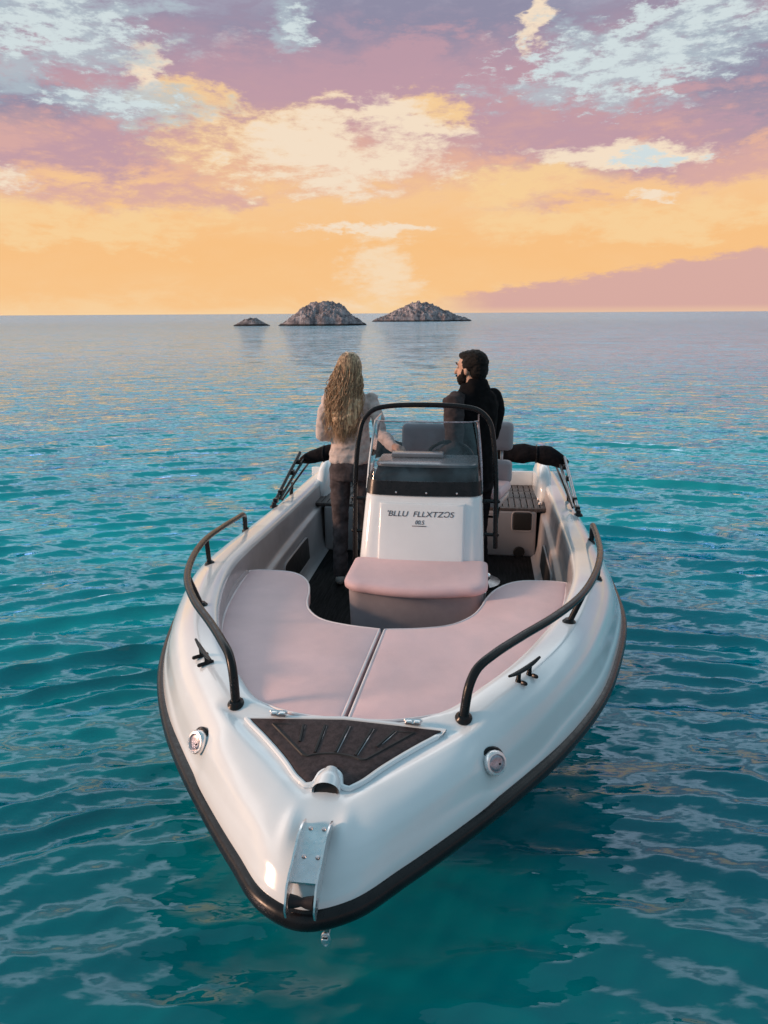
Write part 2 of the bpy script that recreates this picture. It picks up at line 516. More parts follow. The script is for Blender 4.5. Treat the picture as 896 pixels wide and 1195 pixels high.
# ================================================================== CAMERA
cam = bpy.data.cameras.new('camera')
co = bpy.data.objects.new('camera', cam)
col.objects.link(co)
cam.sensor_fit = 'VERTICAL'
cam.sensor_height = 24.0
cam.lens = 24.0 * 863 / 1195
cam.clip_start = 0.05
cam.clip_end = 20000
p_, r_ = R(15.05), R(0.32)
fw = Vector((0, math.cos(p_), -math.sin(p_))); rt = Vector((1, 0, 0)); up = rt.cross(fw)
rt2 = rt*math.cos(r_) - up*math.sin(r_); up2 = rt*math.sin(r_) + up*math.cos(r_)
co.matrix_world = Matrix(((rt2.x, up2.x, -fw.x, 0), (rt2.y, up2.y, -fw.y, 0), (rt2.z, up2.z, -fw.z, 2.05), (0, 0, 0, 1)))
scene.camera = co
scene.view_settings.view_transform = 'Standard'
scene.view_settings.look = 'None'
scene.view_settings.exposure = 0
scene.cycles.max_bounces = 8
scene.cycles.glossy_bounces = 2
scene.cycles.transparent_max_bounces = 10
scene.cycles.caustics_reflective = False
scene.cycles.caustics_refractive = False
scene.cycles.use_denoising = True
scene.cycles.sample_clamp_indirect = 6.0

# ================================================================== SEA
def make_sea():
    a_front = np.radians(np.linspace(-42, 42, 540))
    a_back = np.radians(np.linspace(42, 318, 200))[1:-1]
    ang = np.concatenate([a_front, a_back])
    rad = np.concatenate([np.geomspace(0.12, 1.0, 50)[:-1], np.geomspace(1.0, 60, 800)[:-1], np.geomspace(60, 9000, 110)])
    nA, nR = len(ang), len(rad)
    RR, AA = np.meshgrid(rad, ang, indexing='ij')
    X = RR * np.sin(AA); Y = RR * np.cos(AA)
    Z = np.zeros_like(X)
    step = np.gradient(rad)[:, None] * np.ones_like(X)
    step = np.maximum(step, RR * R(0.16))
    main = R(106)                                    # travel direction, crests close to left-right
    DX = np.zeros_like(X); DY = np.zeros_like(X)
    for i in range(140):
        lam = 0.11 * (4.0 / 0.11) ** rng.random()
        th = main + rng.normal(0, R(13)) + (R(-32) if rng.random() < .28 else 0)
        k = 2*math.pi / lam
        amp = 0.0098 * lam ** 0.80 * math.exp(-(math.log(lam/0.25)/0.90)**2) * 1.45 * (0.6 + 0.9*rng.random())
        if rng.random() < .72:
            # gently curved fronts coming in from behind the viewer
            cx_, cy_ = 0.4 + rng.normal(0, 0.9), -2.2 + rng.normal(0, 0.8)
            rr_ = np.maximum(np.hypot(X - cx_, Y - cy_), .2)
            ux, uy = (X - cx_)/rr_, (Y - cy_)/rr_
            ph = k*rr_ + rng.random()*6.28
        else:
            ux, uy = math.cos(th), math.sin(th)
            ph = k*(X*ux + Y*uy) + rng.random()*6.28
        # slow modulation so wave groups come and go
        k2 = k * 0.13; th2 = th + rng.normal(0, 0.6)
        env = 0.55 + 0.45*np.sin(k2*(X*math.cos(th2) + Y*math.sin(th2)) + rng.random()*6.28)
        fade = np.clip((lam/step - 3.0) / 4.0, 0, 1)
        s = np.sin(ph)
        ae = amp * fade * env
        Z += ae * s
        cs = 0.95 * ae * np.cos(ph)
        DX += cs*ux; DY += cs*uy
    # fine chop riding on the waves
    for i in range(70):
        lam = 0.07 * (0.26 / 0.07) ** rng.random()
        k = 2*math.pi / lam
        th = main + rng.normal(0, R(30))
        ux, uy = math.cos(th), math.sin(th)
        ph = k*(X*ux + Y*uy) + rng.random()*6.28
        k2 = k*0.09; th2 = rng.random()*6.28
        env = 0.5 + 0.5*np.sin(k2*(X*math.cos(th2) + Y*math.sin(th2)) + rng.random()*6.28)
        ae = 0.0075*lam * np.clip((lam/step - 3.0)/4.0, 0, 1) * env
        Z += ae*np.sin(ph)
        DX += 0.9*ae*np.cos(ph)*ux; DY += 0.9*ae*np.cos(ph)*uy
    # calmer in the lee of the boat and close to the viewer
    calm = 0.40 + 0.60*np.clip((np.hypot(X - 0.5, Y - 1.6) - 1.6) / 2.2, 0, 1)
    Z *= calm; X = X + DX*calm; Y = Y + DY*calm
    far = np.clip((RR - 900) / 4000, 0, 1)
    Z *= 1 - far
    V = np.stack([X, Y, Z], -1).reshape(-1, 3)
    idx = np.arange(nR*nA).reshape(nR, nA)
    a = idx[:-1, :]; b = idx[1:, :]
    a2 = np.roll(a, -1, axis=1); b2 = np.roll(b, -1, axis=1)
    Fq = np.stack([a, a2, b2, b], -1).reshape(-1, 4)
    me = bpy.data.meshes.new('sea')
    me.vertices.add(len(V) + 1)
    allv = np.vstack([V, [[0, 0, 0]]]).astype(np.float32)
    me.vertices.foreach_set('co', allv.ravel())
    nq = len(Fq)
    tri = np.stack([np.full(nA, len(V)), np.roll(idx[0], -1), idx[0]], -1)
    loops = np.concatenate([Fq.ravel(), tri.ravel()]).astype(np.int32)
    me.loops.add(len(loops)); me.polygons.add(nq + nA)
    me.loops.foreach_set('vertex_index', loops)
    me.polygons.foreach_set('loop_start', np.concatenate([np.arange(nq)*4, nq*4 + np.arange(nA)*3]).astype(np.int32))
    me.update(calc_edges=True); me.validate()
    if me.polygons[nq // 2].normal.z < 0:
        me.flip_normals()
    m = bpy.data.materials.new('sea_water')
    m.use_nodes = True
    t = m.node_tree
    g = G(t)
    t.nodes.remove(t.nodes['Principled BSDF'])
    geo = g.n('ShaderNodeNewGeometry')
    pos = geo.outputs['Position']
    dist = g.v('LENGTH', g.v('MULTIPLY', pos, (1, 1, 0)))
    big = g.noise(g.v('MULTIPLY', pos, (0.5, 1.0, 0)), 0.8, 4, 0.6)
    nearc = g.mix(g.smooth(big, 0.3, 0.7), (0.0002, 0.125, 0.155, 1), (0.0006, 0.185, 0.215, 1))
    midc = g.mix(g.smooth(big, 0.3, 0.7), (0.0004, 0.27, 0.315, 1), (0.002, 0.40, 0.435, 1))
    colr = g.mix(g.smooth(dist, 2.2, 7.0), nearc, midc)
    colr = g.mix(g.smooth(dist, 6.0, 45.0, 0.0, 0.85), colr, (0.30, 0.45, 0.52, 1))  # far paleness of reflected sky put into the diffuse colour
    # ripples too small for the mesh: perturb the normal directly so they survive at a distance
    def ripple(scale, stretch, detail):
        c = g.noise(g.v('MULTIPLY', pos, stretch), scale, detail, 0.55, 0.2, col=True)
        return g.v('MULTIPLY', g.v('SUBTRACT', c, (0.5, 0.5, 0.5)), (2.0, 2.0, 0.0))
    def scaled(v, f):
        nd = g.n('ShaderNodeVectorMath', operation='SCALE')
        g.put(nd.inputs[0], v); g.put(nd.inputs['Scale'], f)
        return nd.outputs[0]
    near_k = g.smooth(dist, 1.6, 4.0, 0.7, 1.0)
    fine = scaled(ripple(9.0, (0.8, 2.4, 1.0), 3), g.m('MULTIPLY', near_k, g.smooth(dist, 2.5, 20.0, 0.48, 0.52)))
    mid_ = scaled(ripple(2.6, (0.8, 2.2, 1.0), 3), g.m('MULTIPLY', near_k, g.smooth(dist, 2.5, 25.0, 0.42, 0.85)))
    far_ = scaled(ripple(0.55, (0.5, 2.0, 1.0), 4), g.smooth(dist, 15.0, 60.0, 0.0, 0.7))
    nrm = g.v('NORMALIZE', g.v('ADD', g.v('ADD', geo.outputs['Normal'], fine), g.v('ADD', mid_, far_)))
    df = g.n('ShaderNodeBsdfDiffuse')
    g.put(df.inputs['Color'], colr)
    gl = g.n('ShaderNodeBsdfGlossy')
    gl.inputs['Color'].default_value = (0.80, 0.91, 1.16, 1)
    g.put(gl.inputs['Roughness'], g.smooth(dist, 6.0, 300.0, 0.03, 0.16))
    g.put(gl.inputs['Normal'], nrm)
    fr = g.n('ShaderNodeFresnel')
    fr.inputs['IOR'].default_value = 1.45
    g.put(fr.inputs['Normal'], nrm)
    mx = g.n('ShaderNodeMixShader')
    g.put(mx.inputs[0], fr.outputs[0])
    t.links.new(df.outputs[0], mx.inputs[1]); t.links.new(gl.outputs[0], mx.inputs[2])
    t.links.new(mx.outputs[0], t.nodes['Material Output'].inputs[0])
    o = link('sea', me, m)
    tag(o, 'rippled teal sea paling to blue grey at the horizon', 'sea', kind='structure')
make_sea()

# ================================================================== ISLETS
rock = bpy.data.materials.new('islet_rock')
rock.use_nodes = True
def _rock():
    g = G(rock.node_tree)
    p = rock.node_tree.nodes['Principled BSDF']
    tc = g.n('ShaderNodeTexCoord').outputs['Object']
    geo = g.n('ShaderNodeNewGeometry')
    n1 = g.noise(tc, 0.9, 8, 0.7)
    n2 = g.noise(tc, 3.5, 6, 0.7)
    c = g.ramp(n1, [(0.30, (0.075, 0.058, 0.068, 1)), (0.46, (0.27, 0.235, 0.255, 1)), (0.57, (0.48, 0.43, 0.455, 1)), (0.75, (0.62, 0.56, 0.58, 1))])
    up_ = g.sep(geo.outputs['Normal'])[2]
    scrub = g.m('MULTIPLY', g.smooth(up_, 0.55, 0.9), g.smooth(n2, 0.42, 0.56))
    c = g.mix(scrub, c, (0.05, 0.042, 0.038, 1))
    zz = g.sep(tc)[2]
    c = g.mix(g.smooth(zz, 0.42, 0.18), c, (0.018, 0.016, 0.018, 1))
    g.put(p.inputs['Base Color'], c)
    p.inputs['Roughness'].default_value = 0.9
    g.put(p.inputs['Normal'], g.bump(n2, 0.9, 0.35))
_rock()

def islet(label, x, y, lx, ly, h, seed, prof):
    nx, ny = 120, 56
    V = []; F = []
    for j in range(ny + 1):
        for i in range(nx + 1):
            u = -1 + 2*i/nx; v = -1 + 2*j/ny
            q = Vector((u*lx*0.42 + seed, v*ly*0.42, seed*1.7))
            edge = 1 + 0.20*(mnoise.noise(q*0.55))
            rr = math.hypot(u, v) / edge
            base = np.interp(u, [a for a, _ in prof], [b for _, b in prof])
            k = max(0.0, 1 - rr**2.4)
            z = h * base * (k ** 0.62) * (1 - 0.28*abs(v))
            f1 = max(-1, min(1, mnoise.fractal(q*1.2, 0.9, 2.1, 6)))
            rid = 2.2*(1 - abs(mnoise.noise(q*0.9)) - .5*abs(mnoise.noise(q*1.9)) - .25*abs(mnoise.noise(q*4.1)))
            z += k**0.5 * h * (0.08*f1 + 0.10*(rid - 1.0))
            if k < 0.22: z = min(z, -0.5 + 4.5*k*(1 + .35*f1))
            V.append((u*lx/2*1.02, v*ly/2, max(z, -0.6)))
    for j in range(ny):
        for i in range(nx):
            a = j*(nx+1) + i
            F.append((a, a+1, a+nx+2, a+nx+1))
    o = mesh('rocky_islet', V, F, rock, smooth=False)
    o.location = (x, y, 0.0)
    tag(o, label, 'islet', 'rocky islets on the horizon', 'structure')
    return o
islet('smallest low rocky islet, leftmost of the three on the horizon', -23.4, 136, 6.4, 4.5, 1.35, 3.1, [(-1, .25), (-.5, .7), (-.1, 1), (.3, .9), (.7, .5), (1, .15)])
islet('middle rocky islet with steep pale cliffs and rugged top', -10.6, 136, 15.8, 10, 3.9, 8.7, [(-1, .15), (-.72, .45), (-.45, .85), (-.1, 1), (.2, .98), (.45, .88), (.7, .42), (1, .12)])
islet('widest rocky islet with a smooth pointed hilltop, rightmost of three', 9.4, 195, 26, 15, 4.7, 15.3, [(-1, .12), (-.65, .35), (-.3, .75), (-.05, 1), (.15, .92), (.5, .6), (.8, .3), (1, .1)])

# ================================================================== BOAT
YAW = R(7.474)
boat = empty('motorboat', (-0.2143, 1.4653, 0), -YAW)
tag(boat, 'white open motorboat with black rub rail and rose sun pads on its bow', 'boat')

def zh(w, s):
    return 0.7905 + (s-.64)*0.165 - 0.050*abs(w) + 0.012
def hatch_dist(w, s):
    w = abs(w)
    # distance outside the triangle (.312,.640) - (.06,.375) - axis
    nx, ny = .265, -.252
    l = math.hypot(nx, ny); nx /= l; ny /= l
    d1 = (w-.312)*nx + (s-.640)*ny
    return max(d1, s-.645, .365-s, 0)
RIBS = [((.052, 0, .612), (.648, 0, .787)), ((.098, .110, .611), (.652, .09, .788)), ((.235, .228, .604), (.675, .20, .79)),
        ((.44, .393, .600), (.755, .335, .80)), ((.67, .567, .598), (.885, .435, .812)), ((.92, .732, .595), (1.07, .555, .820)),
        ((1.28, .913, .588), (1.36, .685, .815)), ((1.66, 1.04, .58), (1.70, .795, .797)), ((2.13, 1.15, .56), (2.15, .895, .772)),
        ((2.6, 1.195, .53), (2.6, .94, .735)), ((3.1, 1.21, .50), (3.1, .965, .695)), ((4.0, 1.21, .45), (4.0, .98, .655)), ((5.35, 1.19, .42), (5.35, .98, .64))]
def mirrored(side):
    L = [(p[side][1], p[side][0], p[side][2]) for p in RIBS]
    return [(-a, b, c) for a, b, c in L[:0:-1]] + L
def resample(pts, per):
    """Catmull-Rom with 'per' samples per interval so both curves share rib numbers"""
    P = np.array(pts, float); out = []
    for i in range(len(P) - 1):
        p0 = P[max(i-1, 0)]; p1 = P[i]; p2 = P[i+1]; p3 = P[min(i+2, len(P)-1)]
        for k in range(per):
            x = k/per
            d1 = np.linalg.norm(p1-p0)**.5 + 1e-6; d2 = np.linalg.norm(p2-p1)**.5 + 1e-6; d3 = np.linalg.norm(p3-p2)**.5 + 1e-6
            m1 = (p2-p1) if i == 0 else ((p1-p0)/d1*d2 + (p2-p1)/d2*d1)/(d1+d2)*d2
            m2 = (p2-p1) if i == len(P)-2 else ((p2-p1)/d2*d3 + (p3-p2)/d3*d2)/(d2+d3)*d2
            out.append((2*x**3-3*x**2+1)*p1 + (x**3-2*x**2+x)*m1 + (-2*x**3+3*x**2)*p2 + (x**3-x**2)*m2)
    out.append(P[-1])
    return np.array(out)
PER = 10
OUT = resample(mirrored(0), PER)
for _k in range(len(OUT)):
    OUT[_k][0] *= 1 - .014*min(1, max(0, OUT[_k][1] - .3)/.6)
INN = resample(mirrored(1), PER)
NK = len(OUT); MIDK = NK // 2
GS = ([0, .03, .06, .085, .11, .17, .27, .40, .52, .64, .80, .93, 1], [0, .17, .235, .26, .36, .60, .80, .925, .985, 1.03, 1.03, 1.025, 1.0])
GB = ([0, .03, .08, .16, .3, .45, .6, .75, .88, .95, 1], [0, .17, .36, .52, .66, .76, .86, .96, 1.0, 1.0, .99])
TT = np.concatenate([np.linspace(0, .2, 17)[:-1], np.linspace(.2, 1, 19)])
def deck_vertex(k, t):
    kk = abs(k - MIDK) / PER
    wb = math.exp(-(kk / 3.2) ** 2)
    gs = np.interp(t, *GS); gb = np.interp(t, *GB)
    # smooth the piecewise profile a little
    gs = 0.5*gs + 0.25*(np.interp(max(t-.012, 0), *GS) + np.interp(min(t+.012, 1), *GS)) if 0 < t < 1 else gs
    gb = 0.5*gb + 0.25*(np.interp(max(t-.04, 0), *GB) + np.interp(min(t+.04, 1), *GB)) if 0 < t < 1 else gb
    gg = wb*gb + (1-wb)*gs
    a, b = OUT[k], INN[k]
    w, s = a[0] + (b[0]-a[0])*t, a[1] + (b[1]-a[1])*t
    z = a[2] + (b[2]-a[2])*gg
    z = min(z, zh(w, s) - .013 + .38*max(0, hatch_dist(w, s) - .018))
    # scooped recess that carries the docking light
    for sg in (-1, 1):
        du, dv = s - 0.66, sg*w - 0.53
        # axis of the scoop follows the hull side
        l = du*0.80 + dv*0.60; c = -du*0.60 + dv*0.80
        fall = math.exp(-(c/0.055)**2) * (1/(1+math.exp(-(l+0.13)/0.02))) * (1/(1+math.exp((l-0.26)/0.05)))
        z -= 0.034*fall
    # pads moulded each side of the bow roller
    for sg in (-1, 1):
        z += 0.012*math.exp(-((s-.22)/.055)**2 - ((w-sg*.075)/.022)**2)
    return (w, s, z)
V = []; F = []
nT = len(TT)
for k in range(NK):
    for t in TT:
        V.append(deck_vertex(k, t))
for k in range(NK-1):
    for j in range(nT-1):
        F.append((k*nT+j, k*nT+j+1, (k+1)*nT+j+1, (k+1)*nT+j))
# coaming lip and cockpit side liner hung from the inner edge
def inward(k):
    a = INN[max(k-1, 0)]; b = INN[min(k+1, NK-1)]
    d = np.array([b[0]-a[0], b[1]-a[1]]); d /= np.linalg.norm(d)
    return np.array([d[1], -d[0]]) if (np.array([d[1], -d[0]]) @ (np.array([0, 2.2]) - INN[k][:2])) > 0 else np.array([-d[1], d[0]])
b0 = len(V)
LIP = [(0.004, -0.002), (0.010, -0.008), (0.014, -0.018), (0.016, -0.035)]
for k in range(NK):
    n_ = inward(k)
    for d, dz in LIP:
        V.append((INN[k][0]+n_[0]*d, INN[k][1]+n_[1]*d, INN[k][2]+dz))
for k in range(NK-1):
    F.append((k*nT+nT-1, b0+k*4, b0+(k+1)*4, (k+1)*nT+nT-1))
    for j in range(3):
        F.append((b0+k*4+j, b0+k*4+j+1, b0+(k+1)*4+j+1, b0+(k+1)*4+j))
deck = mesh('deck', V, F, M['gelcoat'], boat)
deck_bvh = BVHTree.FromPolygons([Vector(v) for v in V], F)
def dz_(w, s, default=0.7):
    h = deck_bvh.ray_cast(Vector((w, s, 3)), Vector((0, 0, -1)))
    return h[0].z if h[0] else default
def dn_(w, s):
    h = deck_bvh.ray_cast(Vector((w, s, 3)), Vector((0, 0, -1)))
    if not h[0]: return Vector((0, 0, 1))
    n = h[1]
    return n if n.z > 0 else -n

# cockpit side liner with the long moulded ledge
V = []; F = []
ks = [k for k in range(NK)]
def liner_prof(zi):
    zl = 0.47
    return [(0.016, zi-0.034), (0.022, zi-0.06), (0.030, zl+0.03), (0.030, zl+0.016), (0.040, zl+0.004), (0.062, zl), (0.070, zl-0.008), (0.072, zl-0.022), (0.085, 0.20), (0.10, 0.13), (0.13, 0.105), (0.16, 0.10)]
npf = 12
for k in ks:
    n_ = inward(k)
    kk = abs(k - MIDK)/PER
    f = min(1, max(0.15, (kk-2)/3))
    for d, z in liner_prof(INN[k][2]):
        V.append((INN[k][0]+n_[0]*d*f, INN[k][1]+n_[1]*d*f, z))
for k in range(NK-1):
    if min(abs(k - MIDK), abs(k + 1 - MIDK)) < 5.6*PER: continue
    for j in range(npf-1):
        F.append((k*npf+j, k*npf+j+1, (k+1)*npf+j+1, (k+1)*npf+j))
mesh('cockpit_liner', V, F, M['liner'], boat, auto=R(50))

# hull sides and bottom
V = []; F = []
LV = [(0, .0), (.12, -.03), (.34, -.10), (.58, -.22), (.78, -.36), (.90, -.50), (.96, -.62), (1.0, -.75), (1.0, -.95)]
for k in range(NK):
    a = OUT[k]
    for f, dz in LV:
        rake = 1.0*f*math.exp(-max(a[1], 0)/1.7)
        tuck = .20 + .16*math.exp(-max(a[1], 0)/1.6)
        keel = 1 - 0.20*f - (0.95*max(0, f-.8)/.2*.8 if dz < -.8 else 0)
        V.append((a[0]*(0.985 - tuck*f) if dz > -.8 else 0.0, a[1] + rake, a[2] + dz*(0.9 if a[1] > 2 else 1)))
nl = len(LV)
for k in range(NK-1):
    for j in range(nl-1):
        F.append((k*nl+j, k*nl+j+1, (k+1)*nl+j+1, (k+1)*nl+j))
F.append(tuple(range(nl)) + tuple((NK-1)*nl + j for j in range(nl-2, -1, -1)))
mesh('hull', V, F, M['hull'], boat, auto=R(60))

# transom deck edge closing the stern
tm = MB()
tm.box((0, 5.37, .52), (1.18, .02, .115), .008)
tm.build('transom', M['gelcoat'], boat)

# rub rail: D-shaped black extrusion swept round the sheer, with a thin bright bead on top
def sweep(prof, name, mat, parent):
    V = []; F = []; n = len(prof)
    for k in range(NK):
        a = OUT[max(k-1, 0)]; b = OUT[min(k+1, NK-1)]
        d = np.array([b[0]-a[0], b[1]-a[1]]); d /= np.linalg.norm(d)
        nn = np.array([d[1], -d[0]])
        if nn @ (OUT[k][:2] - np.array([0, 2.6])) < 0: nn = -nn
        for x, z in prof:
            V.append((OUT[k][0]+nn[0]*x, OUT[k][1]+nn[1]*x, OUT[k][2]+z))
    for k in range(NK-1):
        for j in range(n):
            j2 = (j+1) % n
            F.append((k*n+j, k*n+j2, (k+1)*n+j2, (k+1)*n+j))
    F.append(tuple(range(n))); F.append(tuple((NK-1)*n+j for j in range(n)))
    return mesh(name, V, F, mat, parent, auto=R(50))
rail_ = sweep([(-.012, .004), (.002, .006), (.013, .003), (.021, -.004), (.025, -.014), (.025, -.027), (.020, -.039), (.010, -.046), (-.012, -.048)], 'rub_rail', M['rubber'], boat)

# floor
fl = MB()
pts = [(INN[k][0]*0.93, max(INN[k][1], 1.45)) for k in range(NK) if 1.4 < INN[k][1] < 4.6]
fl.ring_loft([[(a, b, 0.104) for a, b in pts], [(a, b, 0.09) for a, b in pts]])
fl.build('cockpit_floor', M['mat'], boat)
# bow locker that carries the cushions
zc = lambda w, s: 0.772 - 0.10*(s - 0.9)
COUT = [(0, .655), (.09, .658), (.175, .672), (.33, .757), (.42, .878), (.54, 1.06), (.665, 1.35), (.77, 1.70), (.855, 2.15), (.905, 2.5)]
CBACK = [(.905, 2.5), (.86, 2.525), (.78, 2.53), (.66, 2.51), (.58, 2.44), (.505, 2.30), (.455, 2.12), (.425, 1.95), (.38, 1.80), (.29, 1.665), (.16, 1.60), (0, 1.565)]
co_s = spline(COUT, 34); cb_s = spline(CBACK, 34)
def even(L, d):
    P = np.array(L + [L[0]], float); out = []
    for a, b in zip(P[:-1], P[1:]):
        n = max(1, int(round(np.linalg.norm(b-a)/d)))
        for i in range(n): out.append(a + (b-a)*i/n)
    keep = [out[0]]
    for q in out[1:]:
        if np.linalg.norm(q - keep[-1]) > d*.45: keep.append(q)
    return [tuple(q) for q in keep]
def half(sg, gap):
    L = [(max(a, gap)*sg, b) for a, b in co_s] + [(max(a, gap)*sg, b) for a, b in cb_s[1:]]
    return even(L, .035)
for sg in (-1, 1):
    c = MB()
    O = half(sg, .007)
    slab(c, O, zc, .075, .016, .009)
    o = c.build('bow_cushion', M['cushion'], boat, auto=R(70))
    pip = MB()
    Q = poly_inset(np.array(O), .004)
    path = [(q[0], q[1], zc(*q) - .0030) for q in Q]
    path = path + [path[0]]
    pip.tube(path, .0050, 6, cap=False)
    pip.build('piping', M['piping'], o)
lk = MB()
O = np.array([(a, b) for a, b in co_s] + [(a, b) for a, b in cb_s[1:]] )
full = [(a, b) for a, b in cb_s[::-1]] 
Lp = [(-a, b) for a, b in cb_s] + [(a, b) for a, b in cb_s[::-1][1:]]
Lp = [(q[0], q[1]-.03) for q in Lp]
fr = [(.9, .9), (0, .66), (-.9, .9)]
ring = [(q[0]*1.0, q[1]) for q in Lp]
top = [(a, b, zc(a, b) - .078) for a, b in ring]; bot = [(a, b, .10) for a, b in ring]
lk.ring_loft([bot, top], close=False, caps=False)
# shelf under the pads
sh = [(a, b) for a, b in co_s[::-1]] ; sh = [(a, b) for a, b in co_s[::-1]] + [(-a, b) for a, b in co_s[1:]]
cen = [(0, 1.0 + .5*i/len(sh)) for i in range(len(sh))]
V = [(a, b, zc(a, b)-.08) for a, b in sh] + [(a*.42, max(.9, min(b*.5+.75, 1.5)), zc(a*.4, 1.2)-.08) for a, b in sh]
n = len(sh)
lk.add(V, [(i, i+1, n+i+1, n+i) for i in range(n-1)])
lk.build('bow_locker', M['liner'], boat)
# padded bolster on the coaming beside the left and right pads
for sg in (-1, 1):
    bo = MB()
    path = []
    for a, b in spline([(.70, 1.36), (.805, 1.70), (.895, 2.15), (.93, 2.45)], 20):
        path.append((sg*(a-.012), b, zc(a, b) - .012))
    bo.round_tube(path, [.012 + .020*math.sin(math.pi*min(1, (i+2)/14)*.5) for i in range(20)], 10)
    bo.build('side_bolster', M['seat_grey'], boat)

# ---- anchor hatch
za, zb_ = dz_(0.0, .60), dz_(0.0, .45)
zl = dz_(.27, .655, .785)
HO = [(-.312, .640), (.312, .640)]
side = spline([(.312, .640), (.225, .555), (.14, .462), (.095, .405), (.062, .375)], 16)
notch = [(.062, .375), (.047, .378), (.042, .392), (.036, .415), (.022, .430), (0, .436)]
notch = spline(notch, 12)
right = [tuple(q) for q in side[1:]] + [tuple(q) for q in notch[1:]]
left = [(-a, b) for a, b in right[:-1]][::-1]
HPOLY = [(-.312, .640), (-.16, .643), (0, .644), (.16, .643), (.312, .640)] + right + left
ha = MB()
slab(ha, HPOLY, zh, .035, .006)
hatch = ha.build('anchor_hatch', M['hatch'], boat, auto=R(50))
rim = MB()
Q = poly_inset(np.array(HPOLY), -.007)
rim.tube([(q[0], q[1], zh(*q) - .006) for q in Q] + [(Q[0][0], Q[0][1], zh(*Q[0]) - .006)], .0085, 8, cap=False)
rim.build('hatch_rim', M['gelcoat'], hatch)
gr = MB()
def groove(pts, r=.0046):
    gr.tube([(a, b, zh(a, b) + .0006) for a, b in pts], r, 6)
arc = [(.085*math.sin(t), .478 + .018*math.cos(t)*1.2 - .012) for t in np.linspace(-1.2, 1.2, 14)]
groove([(-.225, .612), (.225, .612)]); groove([(-.225, .612), (-.095, .478)]); groove([(.225, .612), (.095, .478)])
groove([(-.095, .478)] + arc + [(.095, .478)])
for x0 in (-.145, -.075, 0.0, .075, .145):
    y0 = max(.478 + .010*math.cos(x0*10), .478 + (abs(x0) - .095)*1.03)
    groove([(x0*.82 + .0, y0 + .004), (x0 + .02, .610)], .0056)
gr.build('hatch_groove', M['groove'], hatch)
hl = MB()  # thin bright tubes standing in for highlights along the slat edges
for x0 in (-.145, -.075, 0.0, .075, .145):
    y0 = max(.478 + .010*math.cos(x0*10), .478 + (abs(x0) - .095)*1.03)
    hl.tube([(x0*.82 + .006, y0 + .006, zh(x0, y0) + .001), (x0 + .026, .608, zh(x0, .608) + .001)], .0023, 5)
hl.build('slat_edge_highlight', M['alu'], hatch)
for x0 in (-.215, .22):
    h = MB()
    zz = zh(x0, .647) + .012
    h.box((x0, .650, zz), (.026, .013, .006), .005)
    h.box((x0 - .013, .642, zz + .006), (.010, .009, .004), .003)
    h.box((x0 + .013, .642, zz + .006), (.010, .009, .004), .003)
    h.round_tube([(x0 - .024, .648, zz + .006), (x0 + .024, .648, zz + .006)], .006, 8)
    h.build('hinge', M['steel'], hatch)
# hawse hole with its moulded hood in front of the hatch
hw = MB()
z0 = dz_(0, .345)
hood = []
for i, sx in enumerate(np.linspace(0, 1, 9)):
    s_ = .436 - .088*sx
    rad_ = .022 + .018*min(1, sx*1.6)
    ring = []
    for k in range(17):
        a = math.pi*k/16
        ring.append((rad_*math.cos(a)*1.02, s_ - .004*math.sin(a), zh(0, .436) - .022 - .105*(.436-s_) + (.028 + .014*min(1, sx*2))*math.sin(a)**.8))
    hood.append(ring)
hw.ring_loft(hood, close=False, caps=False)
hood_o = hw.build('hawse_hood', M['gelcoat'], boat)
hb = MB()
hb.lathe([(.001, .0), (.031, .0), (.034, .004), (.034, .0), (.001, -.004)], (0, .350, zh(0, .36) - .014), 24, Matrix.Rotation(R(62), 3, 'X') @ Matrix.Scale(1, 3))
hb.build('hawse_hole', M['hole'], hood_o)

# ---- bow roller
br = empty('bow_roller', (0, 0, 0), 0, boat)
def chan_z(s): return dz_(0.01, max(s, .09)) + .012 - max(0, .09 - s)*.35
plate = MB()
ss = np.linspace(.225, .085, 8)
x0 = lambda s: 0.004 + 0.02*(s - .1)
W_ = .034
rings = []
for s in ss:
    zz = chan_z(s)
    rings.append([(x0(s)-W_, s, zz), (x0(s)+W_, s, zz), (x0(s)+W_, s, zz-.005), (x0(s)-W_, s, zz-.005)])
plate.ring_loft(rings)
plate.build('base_plate', M['steel'], br)
for sg in (-1, 1):
    ck = MB(); A_ = []; B_ = []
    topl = [(.232, .006), (.20, .026), (.15, .042), (.09, .052), (.06, .054), (.035, .046), (.018, .022), (.010, .006), (.014, -.014)]
    botl = [(.232, -.006), (.20, -.006), (.15, -.006), (.09, -.006), (.07, -.012), (.05, -.020), (.035, -.026), (.024, -.028), (.018, -.024)]
    for (s, h1), (s2, h2) in zip(topl, botl):
        xx = x0(s) + sg*(W_ + .0025)
        A_.append([(xx-.0025, s, chan_z(s)+h1), (xx+.0025, s, chan_z(s)+h1), (xx+.0025, s2, chan_z(s2)+h2), (xx-.0025, s2, chan_z(s2)+h2)])
    ck.ring_loft(A_)
    c_o = ck.build('cheek_plate', M['steel'], br)
    hh = MB()
    hh.lathe([(.001, .0), (.009, .0), (.0095, .0012), (.001, .0014)], (x0(.0) + sg*(W_+.0055), .036, chan_z(.036) + .008), 16, Matrix.Rotation(R(90*sg), 3, 'Y'))
    hh.build('axle_end', M['lens'], c_o)
ro = MB()
prof = [(.004, -.030), (.017, -.030), (.014, -.012), (.010, 0), (.014, .012), (.017, .030), (.004, .030)]
ro.lathe(prof, (x0(0), .036, chan_z(.036) + .004), 20, Matrix.Rotation(R(90), 3, 'Y'))
ro.build('roller', M['dash'], br)
